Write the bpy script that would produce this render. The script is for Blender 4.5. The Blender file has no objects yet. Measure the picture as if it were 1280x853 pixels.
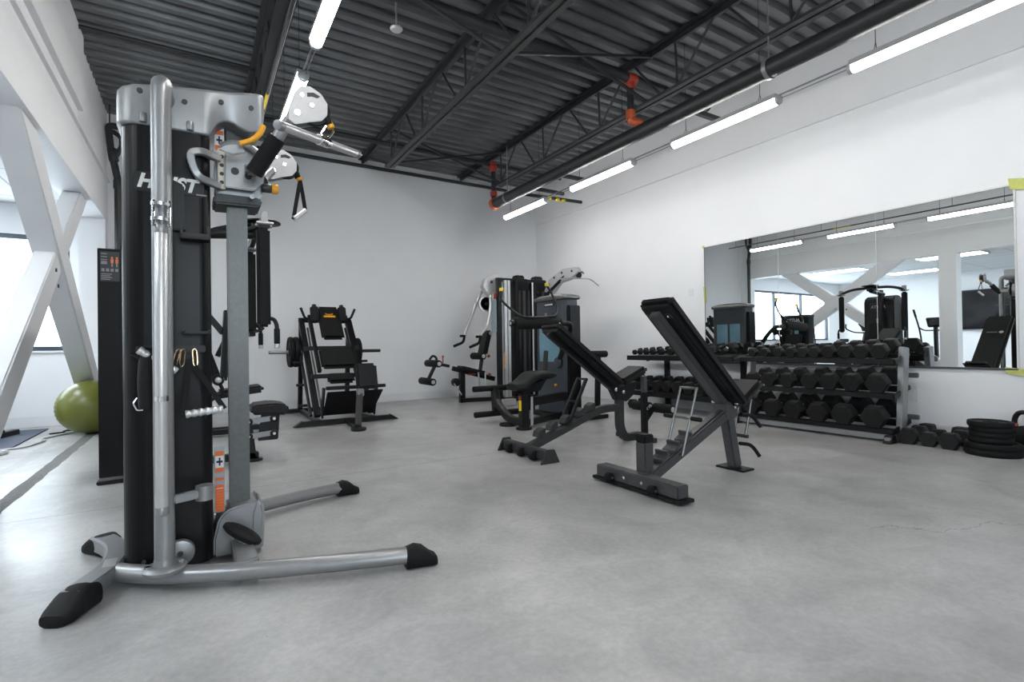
import bpy, bmesh, math, random
from mathutils import Vector as V, Matrix as M
random.seed(7)
SC = bpy.context.scene
COL = SC.collection
PI = math.pi
R = math.radians

# ------------------------------------------------------------------ materials
def mat(name, color, rough=.5, metal=0., spec=.5, var=0., scale=8., bump=0., bscale=40., coat=0., emis=None, estr=0.):
    m = bpy.data.materials.new(name); m.use_nodes = True
    nt = m.node_tree; b = nt.nodes['Principled BSDF']
    b.inputs['Base Color'].default_value = (*color, 1)
    b.inputs['Roughness'].default_value = rough
    b.inputs['Metallic'].default_value = metal
    b.inputs['Specular IOR Level'].default_value = spec
    b.inputs['Coat Weight'].default_value = coat
    tc = nt.nodes.new('ShaderNodeTexCoord')
    if var:
        n = nt.nodes.new('ShaderNodeTexNoise'); n.inputs['Scale'].default_value = scale; n.inputs['Detail'].default_value = 5
        nt.links.new(tc.outputs['Object'], n.inputs['Vector'])
        r = nt.nodes.new('ShaderNodeValToRGB')
        r.color_ramp.elements[0].position = .3; r.color_ramp.elements[1].position = .7
        r.color_ramp.elements[0].color = (*[c*(1-var) for c in color], 1)
        r.color_ramp.elements[1].color = (*[min(1, c*(1+var)) for c in color], 1)
        nt.links.new(n.outputs['Fac'], r.inputs['Fac']); nt.links.new(r.outputs['Color'], b.inputs['Base Color'])
    if bump:
        n2 = nt.nodes.new('ShaderNodeTexNoise'); n2.inputs['Scale'].default_value = bscale; n2.inputs['Detail'].default_value = 3
        nt.links.new(tc.outputs['Object'], n2.inputs['Vector'])
        bp = nt.nodes.new('ShaderNodeBump'); bp.inputs['Strength'].default_value = bump; bp.inputs['Distance'].default_value = .01
        nt.links.new(n2.outputs['Fac'], bp.inputs['Height']); nt.links.new(bp.outputs['Normal'], b.inputs['Normal'])
    if emis:
        b.inputs['Emission Color'].default_value = (*emis, 1); b.inputs['Emission Strength'].default_value = estr
    return m

WALL = mat('white_wall_paint', (.83, .84, .855), .6, spec=.3, var=.012, scale=2.5, bump=.05, bscale=180)
WHITE_STEEL = mat('white_painted_steel', (.74, .75, .77), .4, var=.02, scale=4)
BASEB = mat('white_baseboard_paint', (.76, .77, .79), .4, var=.01)
DECK = mat('grey_deck_steel', (.125, .13, .134), .36, metal=.4, var=.22, scale=1.6)
JOIST = mat('black_joist_paint', (.028, .029, .031), .45, var=.15, scale=6)
PIPE = mat('black_pipe_paint', (.022, .023, .025), .45, var=.2, scale=10)
RED = mat('red_coupling_paint', (.42, .045, .025), .45, var=.15, scale=20)
ORANGE = mat('orange_red_coupling', (.55, .1, .03), .45, var=.1, scale=20)
SILVER = mat('silver_powder_coat', (.28, .285, .29), .36, metal=.55, var=.04, scale=30)
CAST = mat('silver_cast_shroud', (.29, .295, .30), .38, metal=.45, var=.03, scale=25)
BRUSH = mat('brushed_stainless', (.095, .097, .095), .38, metal=.5, var=.08, scale=60)
GUNMETAL = mat('gunmetal_steel', (.16, .16, .162), .28, metal=.85, var=.05)
PLATEM = mat('satin_pulley_plate', (.36, .36, .36), .34, metal=.5, var=.04, scale=30)
CHROME = mat('chrome', (.75, .75, .76), .12, metal=1., var=.02)
PALE_STEEL = mat('pale_satin_steel', (.6, .6, .6), .3, metal=.6, var=.03, scale=30)
BLACK = mat('black_powder_coat', (.0075, .0078, .0085), .4, spec=.3, var=.2, scale=30)
SHROUD = mat('glossy_black_shroud', (.005, .0053, .006), .34, spec=.2, var=.1, scale=6)
VINYL = mat('black_vinyl', (.0075, .0078, .0082), .5, spec=.3, var=.2, scale=40, bump=.12, bscale=300)
RUBBER = mat('black_rubber', (.0065, .0066, .007), .62, spec=.2, var=.25, scale=40, bump=.15, bscale=160)
URETH = mat('grey_black_hex_rubber', (.0115, .0115, .012), .55, spec=.28, var=.25, scale=30, bump=.1, bscale=120)
FOAM = mat('black_foam', (.008, .008, .0085), .7, spec=.25, var=.15, scale=60, bump=.2, bscale=200)
GREYF = mat('dark_grey_powder_coat', (.036, .038, .039), .4, spec=.35, metal=.2, var=.1, scale=25)
MIDGREY = mat('metallic_grey_bench_coat', (.07, .072, .075), .36, spec=.4, metal=.3, var=.1, scale=25)
RACKG = mat('silver_grey_rack_coat', (.30, .303, .307), .3, metal=.6, var=.06, scale=14)
YELLOW = mat('amber_plastic', (.85, .38, .02), .35, var=.05)
YELL2 = mat('yellow_plastic', (.8, .58, .02), .4, var=.05)
CAUTION = mat('yellow_caution_tape', (.75, .6, .03), .5, var=.1, scale=40)
ORLAB = mat('orange_label', (.75, .14, .02), .45, var=.03)
WHLAB = mat('white_label', (.75, .75, .73), .5, var=.03)
NAVY = mat('navy_print', (.015, .02, .06), .5, var=.03)
DKLAB = mat('charcoal_placard', (.03, .031, .034), .4, var=.1)
GREYLAB = mat('grey_print', (.22, .22, .23), .5, var=.08)
SKINLAB = mat('orange_print', (.75, .2, .06), .5, var=.1)
CREAM = mat('cream_index_strip', (.6, .56, .47), .45, var=.05)
BLUEGREY = mat('blue_grey_shroud', (.03, .038, .048), .35, var=.12, scale=5)
CYAN = mat('blue_tinted_panel', (.16, .30, .38), .12, var=.2, scale=3)
PLATEP = mat('pale_blue_placard', (.38, .5, .52), .5, var=.2, scale=30)
TAPE = mat('green_masking_tape', (.55, .58, .16), .7, var=.08, scale=30)
TILE = None
BALL = mat('olive_green_vinyl', (.135, .145, .022), .3, var=.08, scale=6)
MATB = mat('blue_grey_foam_mat', (.035, .05, .085), .6, var=.1, scale=10, bump=.1, bscale=120)
SCREEN = mat('black_glass_screen', (.006, .0065, .008), .12, var=.05)
SEAM = mat('mirror_seam_dark', (.05, .055, .06), .4, var=.05)
DKHOLE = mat('dark_bolt', (.02, .02, .022), .5, var=.1)
GOLD = mat('brass_carabiner', (.65, .48, .3), .25, metal=1., var=.05)
GREEN = mat('green_cloth', (.05, .16, .08), .7, var=.1)

def emission_mat(name, color, strength):
    m = bpy.data.materials.new(name); m.use_nodes = True; nt = m.node_tree
    nt.nodes.remove(nt.nodes['Principled BSDF'])
    e = nt.nodes.new('ShaderNodeEmission'); e.inputs['Color'].default_value = (*color, 1); e.inputs['Strength'].default_value = strength
    nt.links.new(e.outputs[0], nt.nodes['Material Output'].inputs['Surface'])
    return m
TUBE_L = emission_mat('lit_tube_diffuser', (1, .985, .96), 50.)
PANEL_L = emission_mat('lit_ceiling_panel', (.88, .95, 1), 25.)

def glass_mat():
    m = bpy.data.materials.new('window_glass'); m.use_nodes = True; nt = m.node_tree
    nt.nodes.remove(nt.nodes['Principled BSDF'])
    t = nt.nodes.new('ShaderNodeBsdfTransparent'); g = nt.nodes.new('ShaderNodeBsdfGlossy'); g.inputs['Roughness'].default_value = .02
    x = nt.nodes.new('ShaderNodeMixShader')
    x.inputs[0].default_value = .05; nt.links.new(t.outputs[0], x.inputs[1]); nt.links.new(g.outputs[0], x.inputs[2])
    nt.links.new(x.outputs[0], nt.nodes['Material Output'].inputs['Surface'])
    return m
GLASS = glass_mat()
def mirror_mat():
    m = bpy.data.materials.new('silvered_mirror'); m.use_nodes = True; nt = m.node_tree
    nt.nodes.remove(nt.nodes['Principled BSDF'])
    g = nt.nodes.new('ShaderNodeBsdfGlossy'); g.inputs['Roughness'].default_value = 0.; g.inputs['Color'].default_value = (.86, .89, .89, 1)
    nt.links.new(g.outputs[0], nt.nodes['Material Output'].inputs['Surface'])
    return m
MIRROR = mirror_mat()

def floor_mat():
    m = bpy.data.materials.new('polished_concrete'); m.use_nodes = True; nt = m.node_tree; L = nt.links
    b = nt.nodes['Principled BSDF']
    tc = nt.nodes.new('ShaderNodeTexCoord')
    def noise(scale, detail=6, rough=.55, dist=0.):
        n = nt.nodes.new('ShaderNodeTexNoise'); n.inputs['Scale'].default_value = scale; n.inputs['Detail'].default_value = detail
        n.inputs['Roughness'].default_value = rough; n.inputs['Distortion'].default_value = dist
        L.new(tc.outputs['Object'], n.inputs['Vector']); return n.outputs['Fac']
    def math_(op, a, c, clamp=False):
        n = nt.nodes.new('ShaderNodeMath'); n.operation = op; n.use_clamp = clamp
        for i, x in enumerate((a, c)):
            if isinstance(x, (int, float)): n.inputs[i].default_value = x
            else: L.new(x, n.inputs[i])
        return n.outputs[0]
    def ramp(f, p0, p1, c0, c1):
        r = nt.nodes.new('ShaderNodeValToRGB'); e = r.color_ramp.elements
        e[0].position = p0; e[1].position = p1; e[0].color = (*c0, 1); e[1].color = (*c1, 1)
        L.new(f, r.inputs['Fac']); return r.outputs['Color']
    def mixc(f, a, c, blend='MIX'):
        x = nt.nodes.new('ShaderNodeMix'); x.data_type = 'RGBA'; x.blend_type = blend
        if isinstance(f, (int, float)): x.inputs[0].default_value = f
        else: L.new(f, x.inputs[0])
        for s, v in ((6, a), (7, c)):
            if isinstance(v, tuple): x.inputs[s].default_value = (*v, 1)
            else: L.new(v, x.inputs[s])
        return x.outputs[2]
    base = ramp(noise(.55, 8, .6, .4), .32, .68, (.29, .287, .281), (.53, .527, .52))
    mid = ramp(noise(3.2, 8, .65, .8), .3, .7, (.78, .78, .78), (1.1, 1.1, 1.1))
    c = mixc(1., base, mid, 'MULTIPLY')
    fine = ramp(noise(38, 4, .7), .35, .65, (.9, .9, .9), (1.06, 1.06, 1.06))
    c = mixc(1., c, fine, 'MULTIPLY')
    pits = ramp(noise(34, 2, .5), .76, .79, (0, 0, 0), (1, 1, 1))
    c = mixc(math_('MULTIPLY', pits, .6), c, (.08, .08, .078))
    # the saw-cut joint across the room and the hairline crack on the right
    sep = nt.nodes.new('ShaderNodeSeparateXYZ'); L.new(tc.outputs['Object'], sep.inputs[0])
    jy = math_('ABSOLUTE', math_('SUBTRACT', sep.outputs['Y'], 4.03), 0)
    joint = math_('LESS_THAN', jy, .006)
    c = mixc(math_('MULTIPLY', joint, .55), c, (.09, .088, .085))
    wob = math_('MULTIPLY', math_('SUBTRACT', noise(2.4, 7, .62), .5), .9)
    line = math_('ADD', math_('ADD', math_('MULTIPLY', sep.outputs['X'], -.62), 3.15), wob)
    cd = math_('ABSOLUTE', math_('SUBTRACT', sep.outputs['Y'], line), 0)
    crack = math_('MULTIPLY', math_('LESS_THAN', cd, .006), math_('GREATER_THAN', sep.outputs['X'], 2.95))
    line2 = math_('ADD', math_('ADD', math_('MULTIPLY', sep.outputs['X'], -1.15), 5.35), math_('MULTIPLY', wob, .8))
    cd2 = math_('ABSOLUTE', math_('SUBTRACT', sep.outputs['Y'], line2), 0)
    crack2 = math_('MULTIPLY', math_('LESS_THAN', cd2, .004), math_('GREATER_THAN', sep.outputs['X'], 2.8))
    c = mixc(math_('MULTIPLY', math_('MAXIMUM', crack, math_('MULTIPLY', crack2, .6)), .8), c, (.10, .1, .098))
    # the rough strip where the partition's old curb was cut away
    sx = math_('ABSOLUTE', math_('ADD', sep.outputs['X'], math_('ADD', 1.08, math_('MULTIPLY', math_('SUBTRACT', noise(3, 4), .5), .05))), 0)
    strip = math_('LESS_THAN', sx, .05)
    sc = ramp(noise(30, 6, .7), .35, .65, (.035, .035, .034), (.12, .117, .11))
    c = mixc(math_('MULTIPLY', strip, .8), c, sc)
    sx2 = math_('LESS_THAN', math_('ABSOLUTE', math_('ADD', sep.outputs['X'], math_('ADD', 1.35, math_('MULTIPLY', math_('SUBTRACT', noise(2, 5), .5), .25))), 0), .05)
    c = mixc(math_('MULTIPLY', sx2, .3), c, (.17, .17, .165))
    L.new(c, b.inputs['Base Color'])
    rg = ramp(noise(2.1, 6, .6, .5), .3, .7, (.30, .30, .30), (.38, .38, .38))
    rg = mixc(math_('MULTIPLY', strip, .9), rg, (.85, .85, .85))
    L.new(rg, b.inputs['Roughness'])
    b.inputs['Specular IOR Level'].default_value = .5
    bp = nt.nodes.new('ShaderNodeBump'); bp.inputs['Strength'].default_value = .035; bp.inputs['Distance'].default_value = .01
    L.new(noise(7, 6, .6), bp.inputs['Height']); L.new(bp.outputs['Normal'], b.inputs['Normal'])
    return m
FLOOR = floor_mat()

def tile_mat():
    m = bpy.data.materials.new('drop_ceiling_tile'); m.use_nodes = True; nt = m.node_tree
    b = nt.nodes['Principled BSDF']; b.inputs['Roughness'].default_value = .8
    tc = nt.nodes.new('ShaderNodeTexCoord'); br = nt.nodes.new('ShaderNodeTexBrick')
    br.offset = 0; br.inputs['Scale'].default_value = 1; br.inputs['Brick Width'].default_value = .61; br.inputs['Row Height'].default_value = 1.22
    br.inputs['Mortar Size'].default_value = .012
    br.inputs['Color1'].default_value = (.7, .72, .74, 1); br.inputs['Color2'].default_value = (.68, .7, .72, 1); br.inputs['Mortar'].default_value = (.4, .42, .44, 1)
    nt.links.new(tc.outputs['Object'], br.inputs['Vector']); nt.links.new(br.outputs['Color'], b.inputs['Base Color'])
    return m
TILE = tile_mat()

# ------------------------------------------------------------------ mesh builder
class MB:
    def __init__(s): s.v = []; s.f = []; s.mi = []; s.cur = 0
    def add(s, vs, fs):
        b = len(s.v); s.v += [tuple(v) for v in vs]
        for f in fs: s.f.append([b+i for i in f]); s.mi.append(s.cur)
        return s
    def _bm(s, bm, bev=0, seg=2):
        if bev: bmesh.ops.bevel(bm, geom=list(bm.edges), offset=bev, segments=seg, affect='EDGES', clamp_overlap=True)
        bm.verts.index_update(); s.add([v.co.copy() for v in bm.verts], [[v.index for v in f.verts] for f in bm.faces]); bm.free(); return s
    def box(s, c, size, rot=None, bev=.004, seg=2):
        bm = bmesh.new(); bmesh.ops.create_cube(bm, size=1)
        for v in bm.verts: v.co = V((v.co.x*size[0], v.co.y*size[1], v.co.z*size[2]))
        bev = min(bev, min(size)*.49)
        if bev: bmesh.ops.bevel(bm, geom=list(bm.edges), offset=bev, segments=seg, affect='EDGES', clamp_overlap=True)
        m = (rot.to_4x4() if rot is not None else M.Identity(4)); c = V(c)
        for v in bm.verts: v.co = m @ v.co + c
        return s._bm(bm)
    def span(s, x0, x1, y0, y1, z0, z1, bev=.004, seg=2):
        return s.box(((x0+x1)/2, (y0+y1)/2, (z0+z1)/2), (abs(x1-x0), abs(y1-y0), abs(z1-z0)), None, bev, seg)
    def bar(s, p, q, w, h, up=(0, 0, 1), bev=.004, seg=2):      # w across, h along up
        p, q = V(p), V(q); d = (q-p); L = d.length; d.normalize(); u = V(up); x = u.cross(d)
        if x.length < 1e-4: x = V((1, 0, 0)).cross(d)
        x.normalize(); u = d.cross(x)
        return s.box((p+q)/2, (w, h, L), M((x, u, d)).transposed(), bev, seg)
    def _path(s, pts, fil, steps=6):
        pts = [V(p) for p in pts]
        if fil <= 0 or len(pts) < 3: return pts
        out = [pts[0]]
        for i in range(1, len(pts)-1):
            a, b, c = pts[i-1], pts[i], pts[i+1]
            d1 = (a-b); d2 = (c-b); r = min(fil, d1.length*.48, d2.length*.48)
            p0 = b+d1.normalized()*r; p1 = b+d2.normalized()*r
            for k in range(steps+1):
                t = k/steps; out.append(p0*(1-t)**2+b*2*t*(1-t)+p1*t*t)
        out.append(pts[-1]); return out
    def sweep(s, pts, prof, up=None, scales=None):
        n = len(pts); m = len(prof); vs = []; prev = None
        for i, p in enumerate(pts):
            if i == 0: t = pts[1]-p
            elif i == n-1: t = p-pts[-2]
            else: t = (pts[i+1]-p).normalized()+(p-pts[i-1]).normalized()
            t.normalize()
            if up is not None: u = V(up)
            elif prev is None: u = V((0, 0, 1)) if abs(t.z) < .9 else V((1, 0, 0))
            else: u = prev
            u = u-t*u.dot(t)
            if u.length < 1e-5: u = V((1, 0, 0))-t*t.x
            u.normalize(); prev = u; x = u.cross(t); k = scales[i] if scales else 1
            for a, b in prof: vs.append(p+x*a*k+u*b*k)
        fs = []
        for i in range(n-1):
            for j in range(m):
                k = (j+1) % m; fs.append([i*m+j, i*m+k, (i+1)*m+k, (i+1)*m+j])
        fs.append(list(range(m-1, -1, -1))); fs.append([(n-1)*m+j for j in range(m)])
        return s.add(vs, fs)
    def tube(s, pts, r, fil=0., n=12, scales=None):
        pts = s._path(pts, fil)
        return s.sweep(pts, [(r*math.cos(2*PI*i/n), r*math.sin(2*PI*i/n)) for i in range(n)], None, scales)
    def rect(s, pts, w, h, up=None, fil=0.):
        c = min(w, h)*.12; a, b = w/2, h/2
        return s.sweep(s._path(pts, fil), [(a-c, -b), (a, -b+c), (a, b-c), (a-c, b), (-a+c, b), (-a, b-c), (-a, -b+c), (-a+c, -b)], up)
    def cyl(s, p, q, r, r2=None, n=24, bev=0.):
        p, q = V(p), V(q); d = q-p; L = d.length
        if r2 is None: r2 = r
        if bev:
            b = min(bev, L*.45, r*.5); pr = [(0, 0), (r-b, 0), (r-b*.3, b*.3), (r, b), (r2, L-b), (r2-b*.3, L-b*.3), (r2-b, L), (0, L)]
        else: pr = [(0, 0), (r, 0), (r2, L), (0, L)]
        return s.lathe(pr, p, d, n)
    def lathe(s, prof, o=(0, 0, 0), axis=(0, 0, 1), n=24):
        o = V(o); d = V(axis).normalized(); x = (V((0, 0, 1)) if abs(d.z) < .9 else V((1, 0, 0))).cross(d).normalized(); y = d.cross(x)
        vs = []; rows = []
        for r, z in prof:
            if r < 1e-6: rows.append([len(vs)]); vs.append(o+d*z)
            else:
                rows.append(list(range(len(vs), len(vs)+n)))
                for i in range(n): a = 2*PI*i/n; vs.append(o+d*z+x*(r*math.cos(a))+y*(r*math.sin(a)))
        fs = []
        for A, B in zip(rows, rows[1:]):
            if len(A) == 1 and len(B) == 1: continue
            for i in range(n):
                j = (i+1) % n
                if len(A) == 1: fs.append([A[0], B[j], B[i]])
                elif len(B) == 1: fs.append([A[i], A[j], B[0]])
                else: fs.append([A[i], A[j], B[j], B[i]])
        if len(rows[0]) > 1: fs.append(rows[0][::-1])
        if len(rows[-1]) > 1: fs.append(rows[-1])
        return s.add(vs, fs)
    def prism(s, poly, o, u, v, th, bev=0., seg=2):             # poly in the plane (o; u, v), centred thickness th along u x v
        o, u, v = V(o), V(u).normalized(), V(v).normalized(); n = u.cross(v)
        bm = bmesh.new()
        a = [bm.verts.new(o+u*x+v*y-n*th/2) for x, y in poly]; b = [bm.verts.new(o+u*x+v*y+n*th/2) for x, y in poly]
        k = len(poly); bm.faces.new(a[::-1]); bm.faces.new(b)
        for i in range(k): j = (i+1) % k; bm.faces.new([a[i], a[j], b[j], b[i]])
        bmesh.ops.recalc_face_normals(bm, faces=bm.faces)
        return s._bm(bm, min(bev, th*.45) if bev else 0, seg)
    def ball(s, c, r, n=32, sc=(1, 1, 1)):
        bm = bmesh.new(); bmesh.ops.create_uvsphere(bm, u_segments=n, v_segments=n//2, radius=r)
        for v in bm.verts: v.co = V((v.co.x*sc[0], v.co.y*sc[1], v.co.z*sc[2]))+V(c)
        return s._bm(bm)
    def loft(s, rings):
        m = len(rings[0]); vs = [p for r in rings for p in r]; fs = []
        for i in range(len(rings)-1):
            for j in range(m): k = (j+1) % m; fs.append([i*m+j, i*m+k, (i+1)*m+k, (i+1)*m+j])
        fs.append(list(range(m-1, -1, -1))); fs.append([(len(rings)-1)*m+j for j in range(m)])
        return s.add(vs, fs)

MWORLD = {}
def mesh_obj(name, mb, m, parent=None, world=False, ang=38):
    me = bpy.data.meshes.new(name)
    vs = mb.v
    root = parent
    while root is not None and root.parent is not None: root = root.parent
    if world and root is not None:
        inv = MWORLD[root.name].inverted(); vs = [inv @ V(v) for v in vs]
    me.from_pydata([tuple(v) for v in vs], [], mb.f)
    bm = bmesh.new(); bm.from_mesh(me); bmesh.ops.recalc_face_normals(bm, faces=bm.faces); bm.to_mesh(me); bm.free()
    for k in (m if isinstance(m, (list, tuple)) else [m]): me.materials.append(k)
    for p, i in zip(me.polygons, mb.mi): p.use_smooth = True; p.material_index = i
    me.set_sharp_from_angle(angle=R(ang))
    o = bpy.data.objects.new(name, me); COL.objects.link(o)
    if parent is not None: o.parent = parent
    return o
class Thing:
    def __init__(s, name, label, cat, loc=(0, 0, 0), rz=0, group=None, world=True):
        o = bpy.data.objects.new(name, None); COL.objects.link(o); o.empty_display_size = .1
        o.location = loc; o.rotation_euler = (0, 0, R(rz)); o['label'] = label; o['category'] = cat
        if group: o['group'] = group
        MWORLD[o.name] = M.Translation(V(loc)) @ M.Rotation(R(rz), 4, 'Z')
        s.o = o; s.w = world
    def part(s, name, mb, m, parent=None, label=None):
        o = mesh_obj(name, mb, m, parent or s.o, s.w)
        if label: o['label'] = label
        return o
def single(name, mb, m, label, cat, loc=(0, 0, 0), rz=0, group=None, world=True, kind=None):
    o = mesh_obj(name, mb, m)
    if world:
        L = M.Translation(V(loc)) @ M.Rotation(R(rz), 4, 'Z'); o.data.transform(L.inverted())
    o.location = loc; o.rotation_euler = (0, 0, R(rz))
    o['label'] = label; o['category'] = cat
    if group: o['group'] = group
    if kind: o['kind'] = kind
    return o
def struct(name, mb, m, label=None):
    o = mesh_obj(name, mb, m); o['kind'] = 'structure'
    if label: o['label'] = label
    return o
def copy_tree(o, parent=None):
    c = o.copy(); COL.objects.link(c); c.parent = parent
    if parent is None and o.name in MWORLD: MWORLD[c.name] = MWORLD[o.name]
    for ch in list(o.children): copy_tree(ch, c)
    return c
def text_mb(s, size, o, u, v, shear=0., ext=.002, off=0., align='CENTER', sx=1.):
    cu = bpy.data.curves.new('lettering', 'FONT'); cu.body = s; cu.size = size; cu.extrude = ext; cu.shear = shear; cu.offset = off
    cu.align_x = align; cu.align_y = 'CENTER'
    ob = bpy.data.objects.new('lettering_tmp', cu); COL.objects.link(ob)
    dg = bpy.context.evaluated_depsgraph_get(); me = bpy.data.meshes.new_from_object(ob.evaluated_get(dg))
    o, u, v = V(o), V(u).normalized(), V(v).normalized(); n = u.cross(v); mb = MB()
    mb.add([o+u*p.co.x*sx+v*p.co.y+n*p.co.z for p in me.vertices], [list(p.vertices) for p in me.polygons])
    bpy.data.objects.remove(ob); bpy.data.curves.remove(cu); bpy.data.meshes.remove(me)
    return mb
X_, Y_, Z_ = V((1, 0, 0)), V((0, 1, 0)), V((0, 0, 1))
# ------------------------------------------------------------------ the room
XR, YB, ZC, XL = 6.2, 8.95, 4.31, -1.05
Y0R = -3.6
XF = -6.6
b = MB(); b.span(XF, XR, Y0R, YB, -.12, 0, 0); struct('floor', b, FLOOR)
# right wall: the upper band stands a little proud of the lower one
b = MB(); b.span(XR, XR+.2, Y0R-.2, YB+.2, -.12, 3.54, 0); b.span(XR-.03, XR+.2, Y0R-.2, YB+.2, 3.54, ZC+.15, 0); struct('wall_right', b, WALL)
# back wall with the window of the far room
WX0, WX1, WZ0, WZ1 = -5.9, -1.46, 1.0, 2.53
b = MB(); b.span(WX1, XR, YB, YB+.2, -.12, ZC+.15, 0); b.span(XF-.2, WX0, YB, YB+.2, -.12, ZC+.15, 0)
b.span(WX0, WX1, YB, YB+.2, -.12, WZ0, 0); b.span(WX0, WX1, YB, YB+.2, WZ1, ZC+.15, 0); struct('wall_back', b, WALL)
b = MB(); b.span(XF-.2, XF, Y0R-.2, YB, -.12, ZC+.15, 0); struct('wall_far', b, WALL)
RX0, RX1, RZ0, RZ1 = -.6, 2.2, .8, 3.1  # opening for an assumed window behind the camera, sized for its daylight
b = MB(); b.span(XF-.2, RX0, Y0R-.2, Y0R, -.12, ZC+.15, 0); b.span(RX1, XR, Y0R-.2, Y0R, -.12, ZC+.15, 0); b.span(RX0, RX1, Y0R-.2, Y0R, -.12, RZ0, 0); b.span(RX0, RX1, Y0R-.2, Y0R, RZ1, ZC+.15, 0); struct('wall_rear', b, WALL)
# the partition on the left: header over two wide openings, piers between
TH = .28
b = MB()
b.span(XL-TH, XL, Y0R, YB, 2.78, ZC+.15, 0)
b.span(XL-TH, XL, 8.72, YB, 0, 2.78, 0)
b.span(XL-TH, XL, 4.06, 4.36, 0, 2.78, 0)
b.span(XL-TH, XL, Y0R, .2, 0, 2.78, 0)
struct('wall_left', b, WALL)
b = MB(); b.span(XL, XL+.035, Y0R, YB, 3.33, 3.345, 0); struct('trim_1', b, WALL)
b = MB(); b.span(XL, XL+.05, Y0R, 6.9, 3.52, ZC, 0); struct('trim_2', b, WALL)
# window
b = MB()
for x in (WX0+.03, WX1-.03, -2.78, -4.3): b.span(x-.03, x+.03, YB+.05, YB+.12, WZ0+.06, WZ1-.06, .003)
b.span(WX0, WX1, YB+.05, YB+.12, WZ0, WZ0+.06, .003); b.span(WX0, WX1, YB+.05, YB+.12, WZ1-.06, WZ1, .003)
w = struct('window_1', b, mat('dark_window_frame', (.05, .07, .09), .4))
g = MB(); g.span(WX0+.03, WX1-.03, YB+.08, YB+.09, WZ0+.03, WZ1-.03, 0); mesh_obj('pane', g, GLASS, w)
s_ = MB(); s_.span(WX0-.02, WX1+.02, YB-.03, YB+.05, WZ0-.03, WZ0, .004); mesh_obj('window_sill', s_, BASEB, w)
b = MB()
for x in (RX0+.03, .8, RX1-.03): b.span(x-.03, x+.03, Y0R-.12, Y0R-.05, RZ0+.06, RZ1-.06, .003)
b.span(RX0, RX1, Y0R-.12, Y0R-.05, RZ0, RZ0+.06, .003); b.span(RX0, RX1, Y0R-.12, Y0R-.05, RZ1-.06, RZ1, .003)
w2 = struct('window_added', b, w.data.materials[0])  # unseen rear window, added to let daylight in from behind the camera
g = MB(); g.span(RX0+.03, RX1-.03, Y0R-.09, Y0R-.08, RZ0+.03, RZ1-.03, 0); mesh_obj('pane', g, GLASS, w2)
# baseboards
def baseboard(n, x0, x1, y0, y1):
    b = MB(); b.span(x0, x1, y0, y1, 0, .14, .004); struct(n, b, BASEB)
baseboard('baseboard_back', XL, XR, YB-.015, YB)
baseboard('baseboard_right', XR-.015, XR, Y0R, YB-.015)
baseboard('baseboard_far', XF, XL-TH, YB-.015, YB)
# corrugated steel deck
b = MB(); pitch = .19; y = Y0R; prof = []
while y < YB+.1:
    for dy, dz in ((0, 0), (.075, 0), (.1, .055), (.165, .055)): prof.append((y+dy, ZC+dz))
    y += pitch
vs = []; fs = []
for (py, pz) in prof: vs += [(XL-TH, py, pz), (XR+.1, py, pz)]
for i in range(len(prof)-1): fs.append([2*i, 2*i+1, 2*i+3, 2*i+2])
b.add(vs, fs); b.span(XL-TH, XR+.2, Y0R-.2, YB+.2, ZC+.09, ZC+.15, 0); struct('ceiling', b, DECK)
# dropped tile ceiling of the room beyond the partition
b = MB(); b.span(XF, XL-TH, Y0R, YB, 2.92, 2.97, 0); struct('ceiling_tiles', b, TILE)

# ------------------------------------------------------------------ bar joists
def joist(x, label, y1=YB, yb=7.5):
    t = Thing('bar_joist', label, 'ceiling joist', (x, 0, 3.7), group='bar joists under the deck')
    zt, zb = ZC-.029, 3.71
    b = MB(); b.span(x-.075, x-.01, Y0R, y1, zt, zt+.03, .002); b.span(x+.01, x+.075, Y0R, y1, zt, zt+.03, .002)
    b.span(x-.02, x+.02, Y0R, y1, zt-.05, zt+.005, .002); t.part('top_chord', b, JOIST)
    b = MB(); b.span(x-.07, x-.012, Y0R, yb, zb, zb+.03, .002); b.span(x+.012, x+.07, Y0R, yb, zb, zb+.03, .002); b.span(x-.02, x+.02, Y0R, yb, zb+.012, zb+.05, .002)
    t.part('bottom_chord', b, JOIST)
    yy = yb-.1; n = 0
    while yy-1.24 > Y0R:
        for p, q in (((x, yy, zb+.03), (x, yy-.52, zt)), ((x, yy-1.04, zb+.03), (x, yy-.62, zt)), ((x, yy-.02-.0, zb+.03), (x, yy-.0, zt))):
            w = MB(); w.tube([p, q], .014, n=8); t.part('web_bar', w, JOIST)
        yy -= 1.24
    w = MB(); w.tube([(x, yb-.05, zb+.03), (x, y1-.25, zt)], .014, n=8); t.part('web_bar', w, JOIST)
    return t
joist(.62, 'black open-web steel joist above the left row of tube lights')
joist(2.5, 'black open-web steel joist in the middle of the deck')
joist(4.42, 'black open-web steel joist just left of the thick black sprinkler main')
# diagonal bridging between the joists
def bridge(x0, x1, y, label):
    t = Thing('cross_bridging', label, 'joist bracing', ((x0+x1)/2, y, 4.), group='diagonal bracing between the joists')
    for a, c in ((4.25, 3.74), (3.74, 4.25)):
        b = MB(); b.rect([(x0+.02, y+(.02 if a > c else -.02), a), (x1-.02, y+(.02 if a > c else -.02), c)], .03, .03, Y_); t.part('brace_bar', b, JOIST)
bridge(2.5, 4.42, 7.35, 'crossed black bracing bars between two joists near the back wall')
bridge(2.5, 4.42, 4.05, 'crossed black bracing bars between two joists beside the upper red coupling')
bridge(.62, 2.5, 4.05, 'crossed black bracing bars between the left joist and the middle joist')
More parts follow.
